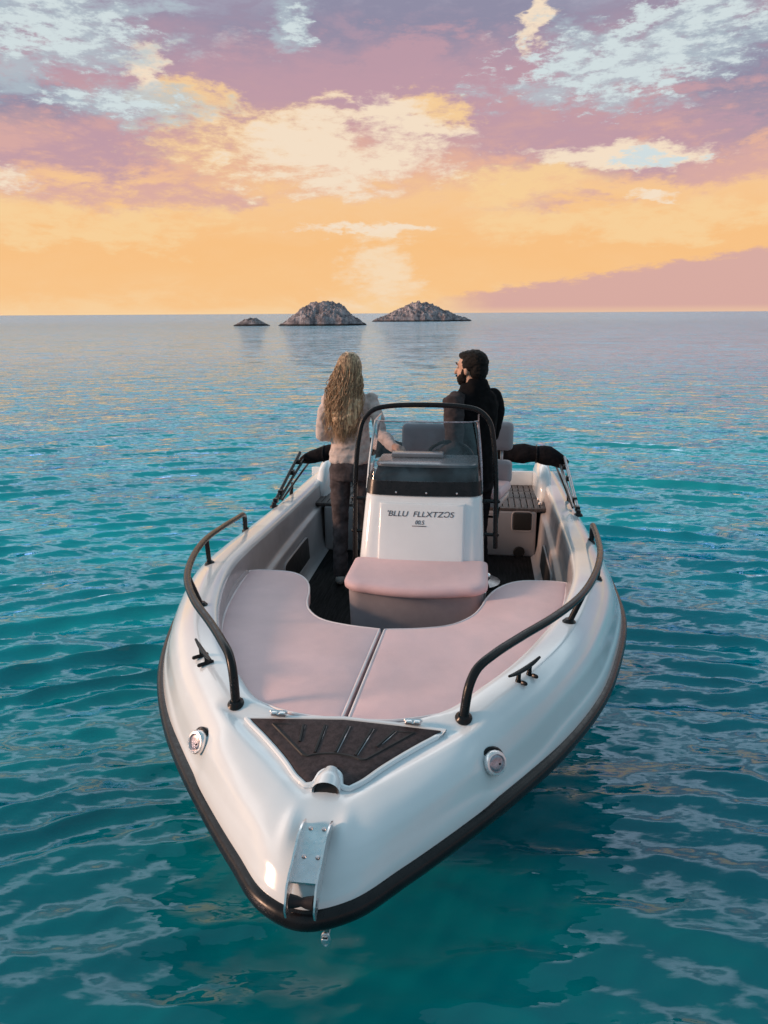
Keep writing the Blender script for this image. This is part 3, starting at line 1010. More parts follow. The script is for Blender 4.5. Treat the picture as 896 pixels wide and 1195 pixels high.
for s in (.21, .135):
    for x in (-.018, .018):
        bl = MB()
        bl.lathe([(.001, .0025), (.005, .0022), (.0062, .0006), (.0062, -.002), (.001, -.002)], (x0(s)+x, s, chan_z(s)+.001), 12)
        bl.build('screw_head', M['alu'], br)
# bow eye below the stem
be = MB()
be.tube([(.052 + .008*math.cos(t), .070, .520 + .018*math.sin(t)) for t in np.linspace(0, 2*math.pi, 20)], .005, 8, cap=False)
be.box((.052, .10, .525), (.008, .045, .008), .003)
be.build('bow_eye', M['steel'], boat)

# ---- docking lights and cleats
for sg in (-1, 1):
    w, s = sg*.466, .612
    zz = dz_(w, s)
    nrm = dn_(w, s)
    # the face looks forward and outward along the scoop
    dirv = Vector((sg*.52, -.80, .38)).normalized()
    rot = dirv.to_track_quat('Z', 'Y').to_matrix()
    base_c = Vector((w, s, zz)) + nrm*.016
    b = MB()
    b.lathe([(.002, -.034), (.034, -.030), (.038, -.006), (.0385, .006), (.034, .013), (.028, .014), (.026, .009), (.002, .009)], base_c, 28, rot)
    lo = b.build('docking_light', M['steel'], boat)
    bz = MB()
    bz.lathe([(.034, -.022), (.043, -.020), (.044, -.013), (.040, -.009), (.034, -.010)], base_c + Vector((0, .004, .002)), 28, rot)
    bz.build('gasket', M['rubber'], lo)
    le = MB()
    le.lathe([(.001, .0125), (.016, .0122), (.024, .0112), (.0265, .009), (.001, .007)], base_c, 22, rot)
    lle = le.build('lens', M['lens'], lo)
    dt = MB()
    dt.lathe([(.0005, .0145), (.0032, .0140), (.0040, .012), (.0005, .010)], base_c + rot @ Vector((.010, -.004, 0)), 12, rot)
    dt.build('bulb', M['hole'], lo)

for sg in (-1, 1):
    w, s = sg*.578, .955
    d = Vector((sg*.60, .80, 0)).normalized()
    nrm = dn_(w, s)
    d = (d - nrm*d.dot(nrm)).normalized()
    sidev = nrm.cross(d)
    c0 = Vector((w, s, dz_(w, s)))
    cl = MB()
    L = .092
    hor = []
    rr = []
    for t in np.linspace(-1, 1, 17):
        hor.append(c0 + d*(t*L) + nrm*(.034 + .010*t*t*(1 if abs(t) > .3 else .6)))
        rr.append(.0085*(1 - .45*t*t))
    cl.round_tube(hor, rr, 10)
    cle = cl.build('cleat', M['black_tube'], boat)
    for t in (-.36, .36):
        ft = MB()
        p0 = c0 + d*(t*L)
        q = p0 + d*(.030*(1 if t > 0 else -1)*.3)
        ft.tube([p0 - nrm*.004, p0 + nrm*.012, p0 + nrm*.034], [.011, .0085, .0075], 10)
        ft.round_tube([p0 + sidev*(-.018) + nrm*.003, p0 + sidev*(.030*(-sg)) + nrm*.003], .0075, 8)
        ft.build('foot', M['black_tube'], cle)

# ---- bow rails
RP = [(.377, .704, .794), (.382, .715, .84), (.392, .735, .895), (.415, .775, .935), (.47, .855, .952), (.56, .99, .955), (.70, 1.19, .958), (.825, 1.43, .953), (.925, 1.74, .940),
      (1.00, 2.10, .915), (1.05, 2.5, .868), (1.085, 2.85, .822), (1.100, 3.03, .797), (1.106, 3.074, .770), (1.107, 3.080, .72), (1.107, 3.080, .672)]
POSTS = [(.79, 1.48), (1.0, 2.142)]
rp = spline(RP, 90)
for sg in (-1, 1):
    t = MB()
    path = [(sg*a, b, c) for a, b, c in rp]
    path[0] = (path[0][0], path[0][1], dz_(path[0][0], path[0][1]) - .004)
    path[-1] = (path[-1][0], path[-1][1], dz_(path[-1][0], path[-1][1], .67) - .004)
    t.tube(path, .0155, 14)
    ro_ = t.build('bow_rail', M['black_tube'], boat)
    feet = [path[0], path[-1]]
    for (pw, ps) in POSTS:
        j = int(np.argmin(np.abs(rp[:, 1] - ps) + (rp[:, 1] < .9)))
        topp = Vector((sg*rp[j][0], rp[j][1], rp[j][2]))
        bot = Vector((sg*pw, ps, dz_(sg*pw, ps) - .004))
        m_ = MB(); m_.tube([bot, topp], .0125, 12); m_.build('rail_post', M['black_tube'], ro_)
        feet.append(tuple(bot))
    for f_ in feet:
        nb = dn_(f_[0], f_[1])
        fm = MB()
        fm.lathe([(.002, -.004), (.027, -.002), (.028, .003), (.022, .008), (.0175, .014), (.002, .015)], (f_[0], f_[1], dz_(f_[0], f_[1], f_[2]) + .0), 20, nb.to_track_quat('Z', 'Y').to_matrix())
        fm.build('rail_foot', M['black_tube'], ro_)

# ---- aft bulkhead, slatted platform
ab = MB()
ab.box((0, 4.52, .295), (.88, .05, .195), .02)
ab.box((.05, 4.95, .478), (.93, .42, .012), .006)
bulk = ab.build('aft_bulkhead', M['liner'], boat)
ob = MB(); ob.box((.765, 4.466, .405), (.072, .006, .072), .006); ob.build('locker_opening', M['hole'], bulk)
obf = MB()
fr_ = [(.765 + .082*math.copysign(abs(math.cos(t))**.35, math.cos(t)), 4.468, .405 + .082*math.copysign(abs(math.sin(t))**.35, math.sin(t))) for t in np.linspace(0, 2*math.pi, 41)]
obf.tube(fr_, .006, 6, cap=False); obf.build('opening_frame', M['liner'], bulk)
dr = MB(); dr.lathe([(.001, .008), (.042, .008), (.046, .002), (.046, -.01), (.001, -.01)], (.75, 4.462, .145), 24, Matrix.Rotation(R(90), 3, 'X')); dr.build('drain', M['hole'], bulk)
# upholstered locker corner at the far right
pl = empty('slatted_platform', (0, 0, 0), 0, boat)
for (s0, s1, n_) in ((4.50, 4.80, 13), (4.84, 5.05, 13), (5.08, 5.30, 13)):
    for sg in (-1, 1):
        sl = MB()
        for i in range(n_):
            x = sg*(.30 + .66*(i + .5)/n_)
            sl.box((x, (s0+s1)/2, .505), (.66/n_*.42, (s1-s0)/2, .010), .003)
        sl.box((sg*.63, (s0+s1)/2, .499), (.33, .012, .006), .002)
        sl.build('slat_panel', M['teak'], pl)
for s in (4.485, 4.82, 5.065, 5.315):
    for sg in (-1, 1):
        q = MB(); q.box((sg*.63, s, .503), (.34, .012, .011), .003); q.build('frame_bar', M['teak'], pl)
for s in (4.62, 4.78):
    q = MB(); q.lathe([(.001, .018), (.016, .016), (.018, .0), (.001, 0)], (.915, s, .516), 16); q.build('latch', M['steel'], pl)
# stern quarter blocks that rise at the ends of the gunwale
for sg in (-1, 1):
    sq = MB()
    rings = []
    for s, hh, wd in ((4.70, .10, .03), (4.80, .30, .05), (4.95, .36, .06), (5.2, .36, .065), (5.34, .30, .06)):
        c = sg*(.955)
        rings.append([(c - wd, s, .50), (c - wd, s, .50+hh*.55), (c - wd*.7, s, .50+hh*.72), (c, s, .50+hh*.80), (c + sg*0 + wd*.7, s, .50+hh*.76), (c + wd*1.1, s, .50 + hh*.55), (c + wd*1.1, s, .50)])
    sq.ring_loft(rings)
    sq.build('stern_quarter', M['gelcoat'], boat, auto=R(60))

for sg in (-1, 1):
    sp = MB()
    sp.box((0, 0, 0), (.006, .34, .085), .004, None)
    o = sp.build('side_pocket', M['hole'], boat)
    o.location = (sg*.884, 3.55, .305)
    o.rotation_euler = (0, R(4)*sg, 0)
    fr2 = MB()
    fr2.tube([(0, .35*math.copysign(abs(math.cos(t))**.25, math.cos(t)), .094*math.copysign(abs(math.sin(t))**.25, math.sin(t))) for t in np.linspace(0, 2*math.pi, 61)], .007, 6, cap=False)
    fr2.build('pocket_frame', M['liner'], o)
# ---- console
CX = .095
con = empty('console', (CX, 0, 0), 0, boat)
def csec(z, s0, s1, hw, rc, bulge=.0):
    """rounded-front horizontal section"""
    P = []
    nn = 9
    P.append((-hw, s1, z))
    for i in range(nn):
        a = math.pi + (math.pi/2)*i/(nn-1)
        P.append((-hw + rc + rc*math.cos(a), s0 + rc + rc*math.sin(a), z))
    for i in range(1, 8):
        u = -1 + 2*i/8
        P.append((u*(hw-rc), s0 - bulge*(1-u*u), z))
    for i in range(nn):
        a = 1.5*math.pi + (math.pi/2)*i/(nn-1)
        P.append((hw - rc + rc*math.cos(a), s0 + rc + rc*math.sin(a), z))
    P.append((hw, s1, z))
    return P
body = MB()
body.ring_loft([csec(z, s0, s1, hw, rc, .012) for z, s0, s1, hw, rc in
    ((.105, 2.42, 3.05, .352, .08), (.60, 2.43, 3.08, .352, .08), (.72, 2.462, 3.08, .350, .08), (.90, 2.535, 3.10, .340, .08), (1.03, 2.59, 3.12, .332, .08), (1.058, 2.606, 3.12, .328, .08), (1.068, 2.622, 3.11, .318, .075))])
body.build('body', M['gelcoat'], con, auto=R(60))
def face_s(z, u=0.0):
    return np.interp(z, [.60, .72, .90, 1.03], [2.43, 2.462, 2.535, 2.59]) - .012*(1-(u/.27)**2 if abs(u) < .27 else 0)
# inset front panel
pn = MB()
rings = []
zz = np.linspace(.715, 1.022, 9)
us = np.linspace(-.238, .238, 13)
def pring(off, ins):
    P = []
    z0, z1 = .715 + ins, 1.022 - ins; u0 = .238 - ins
    for u in np.linspace(-u0, u0, 13): P.append((u, face_s(z0, u) - off, z0))
    for z in np.linspace(z0, z1, 9)[1:]: P.append((u0, face_s(z, u0) - off, z))
    for u in np.linspace(u0, -u0, 13)[1:]: P.append((u, face_s(z1, u) - off, z1))
    for z in np.linspace(z1, z0, 9)[1:-1]: P.append((-u0, face_s(z, u0) - off, z))
    return P
pn.ring_loft([pring(-.01, 0), pring(.008, 0), pring(.013, .004), pring(.014, .012)], caps=False)
V = []; F = []
for z in np.linspace(.727, 1.010, 9):
    for u in np.linspace(-.226, .226, 13): V.append((u, face_s(z, u) - .014, z))
for j in range(8):
    for i in range(12):
        a = j*13 + i; F.append((a, a+1, a+14, a+13))
pn.add(V, F)
pn.build('front_panel', M['gelcoat'], con, auto=R(50))
# lettering on the panel
def letters(txt, size, x, z, name, shear=.15, sx=1.0):
    cu = bpy.data.curves.new(name, 'FONT')
    cu.body = txt; cu.size = size; cu.align_x = 'CENTER'; cu.align_y = 'CENTER'; cu.extrude = .0006; cu.shear = shear
    to = bpy.data.objects.new(name, cu); col.objects.link(to)
    dg = bpy.context.evaluated_depsgraph_get(); dg.update()
    me = bpy.data.meshes.new_from_object(to.evaluated_get(dg))
    bpy.data.objects.remove(to)
    zm = z
    for v in me.vertices:
        u = v.co.x*sx + x; zz = zm + v.co.y
        v.co = (u, face_s(zz, u) - .0155 - v.co.z, zz)
    me.materials.clear()
    return link(name, me, M['ink'], con, smooth=False)
letters("'BLLU  FLLXTZƆS", .040, -.012, .967, 'lettering', .2, 1.24)
letters('00.S', .030, -.012, .925, 'lettering', .2)
ul = MB(); ul.box((-.012, face_s(.905) - .0155, .907), (.040, .001, .0016)); ul.build('underline', M['ink'], con)
# forward seat on the console
sb = MB()
sb.ring_loft([csec(z, s0, 2.44, hw, rc, b) for z, s0, hw, rc, b in ((.105, 2.10, .335, .07, .02), (.50, 2.10, .345, .07, .03), (.669, 2.085, .350, .08, .04))])
sbo = sb.build('seat_box', M['seat_grey'], con, auto=R(60))
sc_ = MB()
sc_.ring_loft([csec(z, s0, 2.47, hw, rc, b) for z, s0, hw, rc, b in
    ((.672, 2.075, .340, .10, .04), (.675, 2.058, .358, .11, .042), (.685, 2.047, .370, .115, .045), (.704, 2.046, .372, .115, .045), (.718, 2.052, .367, .115, .045), (.726, 2.066, .354, .11, .045), (.730, 2.10, .325, .10, .045))])
sc_.build('front_seat_cushion', M['cushion'], con, auto=R(70))
# dashboard behind the screen
da = MB()
da.ring_loft([csec(z, s0, s1, hw, rc, .012) for z, s0, s1, hw, rc in ((1.066, 2.635, 3.10, .312, .075), (1.10, 2.67, 3.11, .305, .075), (1.17, 2.86, 3.13, .295, .06))])
da.build('dashboard', M['dash'], con, auto=R(60))
dt_ = MB()
dt_.ring_loft([csec(z, s0, s1, hw, rc, .015) for z, s0, s1, hw, rc in ((1.172, 2.85, 3.15, .302, .06), (1.186, 2.85, 3.16, .302, .06), (1.192, 2.865, 3.15, .29, .055))])
dt_.box((-.07, 3.08, 1.205), (.16, .05, .012), .006)
dt_.build('dash_top', M['dash_top'], con, auto=R(60))
# black base band, screen, edge trims
def wsec(z, s0, hw, rc, n=11, back=.25):
    P = [(-hw, s0 + rc + back, z)]
    for i in range(n):
        a = math.pi + (math.pi/2)*i/(n-1); P.append((-hw+rc+rc*math.cos(a), s0+rc+rc*math.sin(a), z))
    for i in range(1, 8):
        u = -1 + 2*i/8; P.append((u*(hw-rc), s0 - .014*(1-u*u), z))
    for i in range(n):
        a = 1.5*math.pi + (math.pi/2)*i/(n-1); P.append((hw-rc+rc*math.cos(a), s0+rc+rc*math.sin(a), z))
    P.append((hw, s0 + rc + back, z))
    return P
bd = MB()
bd.ring_loft([wsec(1.060, 2.600, .333, .085), wsec(1.135, 2.634, .330, .085), wsec(1.135, 2.640, .325, .083), wsec(1.060, 2.606, .328, .083)], close=False, caps=False)
bdo = bd.build('screen_band', M['rubber'], con, auto=R(60))
for x in (-.15, 0.02, .19):
    sn = MB()
    sn.lathe([(.001, .004), (.005, .003), (.006, 0), (.001, 0)], (x, 2.602 - .014*(1-(x/.25)**2), 1.078), 10, Matrix.Rotation(R(90), 3, 'X'))
    sn.build('snap_stud', M['steel'], con)
ws = MB()
ws.ring_loft([wsec(z, s0, hw, rc) for z, s0, hw, rc in ((1.130, 2.633, .329, .085), (1.22, 2.672, .323, .085), (1.34, 2.722, .312, .085), (1.45, 2.768, .298, .085))], close=False, caps=False)
ws.build('windscreen', M['glass'], con)
tr = MB()
tr.tube(wsec(1.452, 2.769, .298, .085), .004, 6)
tr.build('screen_edge', M['lens'], con)
for sg in (-1, 1):
    e = MB()
    e.tube([(sg*.327, 2.69, 1.075), (sg*.320, 2.73, 1.22), (sg*.309, 2.775, 1.34), (sg*.295, 2.82, 1.452)], [.008, .0075, .007, .006], 8)
    e.build('screen_trim', M['gelcoat'] if sg < 0 else M['lens'], con)
# hoop grab rail around the screen
hp = MB()
HP = [(-.415, 2.74, .62), (-.412, 2.745, .9), (-.405, 2.75, 1.15), (-.385, 2.765, 1.36), (-.358, 2.778, 1.46), (-.30, 2.785, 1.515), (-.22, 2.79, 1.535), (0, 2.79, 1.545), (.22, 2.79, 1.535), (.30, 2.785, 1.515), (.358, 2.778, 1.46), (.385, 2.765, 1.36), (.405, 2.75, 1.15), (.412, 2.745, .9), (.415, 2.74, .72)]
hp.tube(spline(HP, 80), .0145, 12)
hoop = hp.build('grab_rail', M['black_tube'], con)
for sg in (-1, 1):
    for z in (.80, 1.0):
        b_ = MB(); b_.round_tube([(sg*.33, 2.75, z), (sg*.425, 2.745, z)], .011, 8); b_.build('rail_bracket', M['black_tube'], hoop)
kn = MB()
kn.ellipsoid((.375, 2.70, .56), (.022, .022, .02))
kn.build('knob', M['steel'], con)
kn = MB(); kn.box((.36, 2.75, .40), (.012, .03, .05), .006)
kn.build('latch', M['steel'], con)
# steering wheel
sw = MB()
rot = Matrix.Rotation(R(-62), 3, 'X')
cw = Vector((.12, 3.30, 1.13))
sw.tube([cw + rot @ Vector((.15*math.cos(t), .15*math.sin(t), 0)) for t in np.linspace(0, 2*math.pi, 36)], .012, 8, cap=False)
for a in (90, 210, 330):
    sw.tube([cw + rot @ Vector((0, 0, -.03)), cw + rot @ Vector((.15*math.cos(R(a)), .15*math.sin(R(a)), 0))], .009, 6)
sw.tube([cw + rot @ Vector((0, 0, -.02)), (.10, 3.12, 1.10)], .02, 8)
sw.build('steering_wheel', M['black_tube'], con)

# ---- helm seats
def helm_seat(w, s, rz):
    t = empty('helm_seat', (w, s, 0), rz, boat)
    def pad(name, c, h, bev, mat):
        q = MB(); q.box(c, h, bev); return q.build(name, mat, t, auto=R(80))
    pad('headrest', (0, .20, 1.185), (.180, .040, .105), .036, M['seat_grey'])
    for x in (-.10, .10):
        q = MB(); q.tube([(x, .20, .90), (x, .20, 1.10)], .011, 8); q.build('headrest_post', M['alu'], t)
    pad('backrest', (0, .19, .925), (.180, .045, .085), .032, M['seat_grey'])
    pad('seat_pad', (0, -.02, .835), (.190, .175, .035), .026, M['cushion'])
    pad('seat_front', (0, -.03, .772), (.180, .165, .028), .012, M['liner'])
    q = MB(); q.tube([(-.165, -.12, .745), (-.165, -.12, .67), (-.05, -.12, .655), (.16, -.12, .66), (.165, -.12, .745)], .009, 8); q.build('footrest', M['black_tube'], t)
    q = MB(); q.lathe([(.16, .105), (.16, .118), (.05, .14), (.045, .70), (.10, .745), (.02, .746)], (0, .02, 0), 24); q.build('pedestal', M['alu'], t)
    return t
helm_seat(.03, 3.62, 0)
helm_seat(.42, 3.80, R(-14))

# ---- folded bimini
bi = empty('folded_bimini', (0, 0, 0), 0, boat)
cv = MB()
path = []; rr = []
for i in range(46):
    u = -1 + 2*i/45
    path.append((.012 + u*1.085, 4.52 + .05*(1-u*u), .965 - .10*abs(u)**6 + .012*math.sin(u*9)))
    rr.append((.076 + .006*math.sin(i*1.7) + .004*math.sin(i*.6))*(1 - .55*abs(u)**14)*(1 if u > 0 else 1 - .28*u*u))
V, F = tube_vf(path, rr, 18)
V = [Vector(v) + Vector((0, 0, 0)) + .010*Vector(mnoise.noise_vector(Vector(v)*9)) for v in V]
cv.add(V, F)
cvo = cv.build('canvas_roll', M['black_fabric'], bi, auto=R(80))
for u in (-.82, -.4, .35, .80):
    st = MB()
    j = int((u+1)/2*45)
    c = path[j]
    st.tube([(c[0], c[1] + (rr[j]+.004)*math.cos(t), c[2] + (rr[j]+.004)*math.sin(t)) for t in np.linspace(0, 2*math.pi, 20)], .006, 6, cap=False)
    st.build('strap', M['rubber'], cvo)
for sg in (-1, 1):
    zg = dz_(sg*1.11, 3.80, .64)
    P0 = Vector((sg*1.115, 3.80, zg + .03))
    for (a, b, r0, mt) in ((P0, Vector((sg*1.075, 4.50, .935)), .0125, 'alu'), (P0 + Vector((sg*-.018, .10, .012)), Vector((sg*1.04, 4.50, .885)), .011, 'alu'), (P0 + Vector((-sg*.02, .16, -.01)), Vector((sg*1.03, 4.62, .83)), .009, 'black_tube')):
        q = MB(); q.tube([a, a.lerp(b, .5) + Vector((0, 0, .004)), b], r0, 10); q.build('frame_tube', M[mt if sg > 0 else 'black_tube'], bi)
    ft = MB()
    ft.lathe([(.004, -.03), (.034, -.028), (.030, -.016), (.018, -.006), (.016, .012), (.004, .014)], P0, 16)
    ft.build('deck_mount', M['black_tube'], bi)
    for f_ in (.06, .22, .62, .85):
        c = P0.lerp(Vector((sg*1.06, 4.50, .915)), f_)
        q = MB(); q.box(c, (.017, .028, .019), .007); q.build('clamp', M['black_tube'], bi)
    # support post further aft
    q = MB(); z2 = dz_(sg*1.10, 4.25, .64)
    q.tube([(sg*1.10, 4.25, z2 - .01), (sg*1.085, 4.25, z2 + .10)], [.016, .010], 10); q.build('support_post', M['black_tube'], bi)

# ================================================================== PEOPLE
def remesh(mb, name, mat, parent, voxel=.008, smooth_it=6, fold=0.0, fscale=9.0, seed=0.0):
    me = bpy.data.meshes.new(name)
    me.from_pydata([tuple(map(float, v)) for v in mb.V], [], mb.F)
    bm = bmesh.new(); bm.from_mesh(me); bmesh.ops.recalc_face_normals(bm, faces=bm.faces); bm.to_mesh(me); bm.free()
    o = bpy.data.objects.new(name, me); col.objects.link(o)
    md = o.modifiers.new('r', 'REMESH'); md.mode = 'VOXEL'; md.voxel_size = voxel
    ms = o.modifiers.new('s', 'SMOOTH'); ms.iterations = smooth_it; ms.factor = .5
    dg = bpy.context.evaluated_depsgraph_get(); dg.update()
    m2 = bpy.data.meshes.new_from_object(o.evaluated_get(dg))
    bpy.data.objects.remove(o); bpy.data.meshes.remove(me)
    if fold:
        nn = [v.normal.copy() for v in m2.vertices]
        for v, n in zip(m2.vertices, nn):
            q = Vector((v.co.x*1.0, v.co.y*1.0, v.co.z*1.9)) * fscale + Vector((seed, seed, seed))
            v.co += n * fold * (mnoise.noise(q) + .5*(1 - 2*abs(mnoise.noise(q*1.7))))
    m2.name = name
    m2.materials.clear()
    return link(name, m2, mat, parent)

def torso(mb, secs, n=24):
    rings = []
    for z, cx, cy, rx, ry in secs:
        rings.append([(cx + rx*math.copysign(abs(math.cos(a))**.85, math.cos(a)), cy + ry*math.copysign(abs(math.sin(a))**.85, math.sin(a)), z) for a in np.linspace(0, 2*math.pi, n, endpoint=False)])
    mb.ring_loft(rings)

def hand(mb, wrist, fdir, palm_n, side):
    """palm, four curled fingers of different lengths, thumb from the side"""
    f = Vector(fdir).normalized(); pn = Vector(palm_n); pn = (pn - f*pn.dot(f)).normalized()
    s = f.cross(pn).normalized() * side
    w = Vector(wrist)
    mb.round_tube([w - f*.02, w + f*.03, w + f*.07], [.024, .030, .030], 12)
    for i, (off, ln) in enumerate(((-.028, .062), (-.009, .074), (.010, .070), (.027, .054))):
        b = w + f*.075 + s*off
        p1 = b + f*ln*.42
        p2 = p1 + (f*.86 + pn*.5)*ln*.32
        p3 = p2 + (f*.55 + pn*.83)*ln*.28
        mb.round_tube([b - f*.03, b, p1, p2, p3], [.011, .0095, .0088, .008, .0068], 8)
    b = w + f*.022 - s*.026
    mb.round_tube([b, b + (f*.7 - s*.7)*.032, b + (f*.9 - s*.35 + pn*.2)*.060], [.012, .010, .008], 8)

def head(mb, c, yaw, k=1.0):
    rot = Matrix.Rotation(yaw, 3, 'Z')
    def P(x, y, z): return Vector(c) + rot @ Vector((x*k, y*k, z*k))
    mb.ellipsoid(P(0, -.012, .025), (.074*k, .096*k, .088*k), rot=rot)
    mb.ellipsoid(P(0, .022, -.030), (.060*k, .070*k, .078*k), rot=rot)
    mb.ellipsoid(P(0, .052, -.082), (.034*k, .030*k, .024*k), rot=rot)             # chin
    mb.round_tube([P(0, .088, .012), P(0, .106, -.018), P(0, .109, -.028)], [.009*k, .012*k, .013*k], 10)   # nose
    mb.ellipsoid(P(0, .086, -.058), (.022*k, .012*k, .010*k), rot=rot)             # mouth
    mb.ellipsoid(P(0, .080, .030), (.048*k, .016*k, .011*k), rot=rot)              # brow
    for sg in (-1, 1):
        mb.ellipsoid(P(sg*.073, -.004, -.010), (.009*k, .016*k, .028*k), rot=rot)  # ears
    return P, rot

# ---------------- woman
wm = empty('person', (0, 0, 0), 0)
tag(wm, 'woman with long wavy fair hair, pale jumper and jeans, standing left of console', 'person')
a_ = Vector((math.sin(YAW), math.cos(YAW), 0)); b_ = Vector((math.cos(YAW), -math.sin(YAW), 0))
def boat_pt(w, s, z): return Vector((-.2143, 1.4653, 0)) + a_*s + b_*w + Vector((0, 0, z))
wm.location = boat_pt(-.505, 3.70, .104)
wm.rotation_euler = (0, 0, R(-2))
wm.scale = (.92, .95, 1)
bd = MB()
torso(bd, [(.80, 0, 0, .12, .09), (.90, 0, 0, .14, .10), (1.06, 0, 0, .105, .075), (1.24, 0, 0, .125, .09), (1.36, 0, -.005, .135, .07), (1.42, 0, -.005, .06, .05)])
bd.round_tube([(0, -.01, 1.36), (0, 0, 1.44), (0, .008, 1.52)], [.06, .047, .046], 16)
PW, rw = head(bd, (0, .01, 1.565), R(4), .98)
LEGW = [((-.085, .0, .86), (-.095, .015, .47), (-.10, -.01, .07)), ((.085, 0, .86), (.10, .035, .47), (.115, .0, .07))]
for L in LEGW:
    bd.round_tube(L, [.070, .046, .034], 14)
    bd.round_tube([Vector(L[2]) + Vector((0, -.02, -.035)), Vector(L[2]) + Vector((0, .12, -.045))], [.03, .026], 12)
ARML = [(-.160, -.005, 1.365), (-.218, -.045, 1.12), (-.085, .150, 1.065)]
ARMR = [(.160, -.005, 1.365), (.235, -.115, 1.135), (.345, -.335, 1.085)]
for A in (ARML, ARMR):
    bd.round_tube(A, [.038, .032, .023], 12)
hand(bd, ARML[2], (.8, .45, .0), (0, -.5, -.4), 1)
hand(bd, ARMR[2], (.45, -.9, -.05), (0, 0, -1), -1)
remesh(bd, 'body', M['skin'], wm, .006, 4)
ju = MB()
torso(ju, [(.92, 0, .0, .160, .118), (.935, 0, 0, .168, .126), (.98, 0, 0, .163, .122), (1.06, 0, 0, .146, .106), (1.16, 0, 0, .142, .102), (1.25, 0, 0, .152, .110), (1.33, 0, -.006, .160, .098), (1.385, 0, -.008, .135, .078), (1.43, 0, -.004, .070, .062)])
ju.round_tube([ARML[0], Vector(ARML[0]).lerp(Vector(ARML[1]), .5) + Vector((-.012, -.01, 0)), ARML[1], Vector(ARML[1]).lerp(Vector(ARML[2]), .5), Vector(ARML[1]).lerp(Vector(ARML[2]), .95)], [.053, .049, .044, .041, .035], 16)
ju.round_tube([ARMR[0], Vector(ARMR[0]).lerp(Vector(ARMR[1]), .5) + Vector((.012, -.01, 0)), ARMR[1], Vector(ARMR[1]).lerp(Vector(ARMR[2]), .5), Vector(ARMR[1]).lerp(Vector(ARMR[2]), .95)], [.053, .049, .044, .041, .035], 16)
remesh(ju, 'jumper', M['jumper'], wm, .009, 7, fold=.011, fscale=15, seed=2.2)
je = MB()
torso(je, [(.80, 0, -.005, .150, .118), (.86, 0, -.008, .162, .125), (.93, 0, -.005, .154, .116), (.985, 0, 0, .138, .102)])
for L in LEGW:
    je.round_tube([L[0], Vector(L[0]).lerp(Vector(L[1]), .5), L[1], Vector(L[1]).lerp(Vector(L[2]), .4), Vector(L[2]) + Vector((0, 0, .03))], [.086, .076, .060, .060, .056], 16)
remesh(je, 'jeans', M['denim'], wm, .009, 5, fold=.006, fscale=13, seed=5.0)
for L in LEGW:
    s_ = MB(); f0 = Vector(L[2])
    s_.round_tube([f0 + Vector((0, -.03, -.028)), f0 + Vector((0, .05, -.030)), f0 + Vector((0, .13, -.040))], [.040, .042, .032], 14)
    remesh(s_, 'shoe', M['shoe'], wm, .008, 4)
# long wavy hair: a soft mass plus many strands
hm = MB()
hm.ellipsoid(PW(0, -.016, .030), (.086, .106, .097))
torso(hm, [(1.15, -.035, -.126, .050, .016), (1.19, -.030, -.130, .080, .030), (1.25, -.022, -.130, .104, .044), (1.34, -.012, -.112, .112, .052), (1.45, -.006, -.075, .104, .062), (1.55, -.003, -.030, .094, .080), (1.62, 0, -.01, .075, .075)])
hair = remesh(hm, 'hair', M['hair_blonde'], wm, .009, 6, fold=.010, fscale=26, seed=1.0)
sx = MB()
for i in range(760):
    # start on the scalp (crown, back and sides)
    th = rng.uniform(-math.pi, math.pi)
    a0 = rng.uniform(.15, 1.45)
    ax, ay = math.sin(a0)*math.sin(th), -math.sin(a0)*math.cos(th)
    if ay > .55: ay = .4
    st_ = PW(ax*.088, -.016 + ay*.108, .030 + math.cos(a0)*.097)
    side_ = ax
    xe = side_*.125 - .026 + rng.normal(0, .016)
    ye = -.150 + abs(side_)*.045 + rng.normal(0, .012)
    zend = rng.uniform(1.05, 1.24) + .14*abs(side_)*rng.random()
    n_ = 24
    f1, f2 = rng.uniform(7, 12), rng.uniform(0, 6.28)
    amp = rng.uniform(.009, .020)
    path = []; rr_ = []
    for j in range(n_):
        u = j/(n_-1)
        # drape over the head, then hang
        zz_ = st_.z + (zend - st_.z)*u
        q = min(1, u*2.2)
        bx = st_.x + (xe - st_.x)*(q**.8)
        head_r = max(0, 1 - ((zz_ - 1.585)/.11)**2)
        by_t = -.014 + (-.112*math.sqrt(head_r) if head_r > 0 else 0)
        by = st_.y + (ye - st_.y)*(q**.7)
        rad2 = math.hypot(bx/.092, (by + .004)/.112)
        if head_r > 0 and rad2 < math.sqrt(head_r):
            k_ = math.sqrt(head_r)/max(rad2, .05)
            bx *= k_; by = -.004 + (by + .004)*k_
        wave = amp*min(1, u*2)
        path.append((bx + wave*math.sin(f1*u*2.6 + f2) - .03*u*u, by + wave*.7*math.cos(f1*u*2.3 + f2*1.3), zz_))
        rr_.append(.0027*(1 - .75*u**3) * (.5 + .5*min(1, u*12)))
    sx.tube(path, rr_, 4)
sx.build('hair_strands', M['hair_blonde'], hair, auto=None)

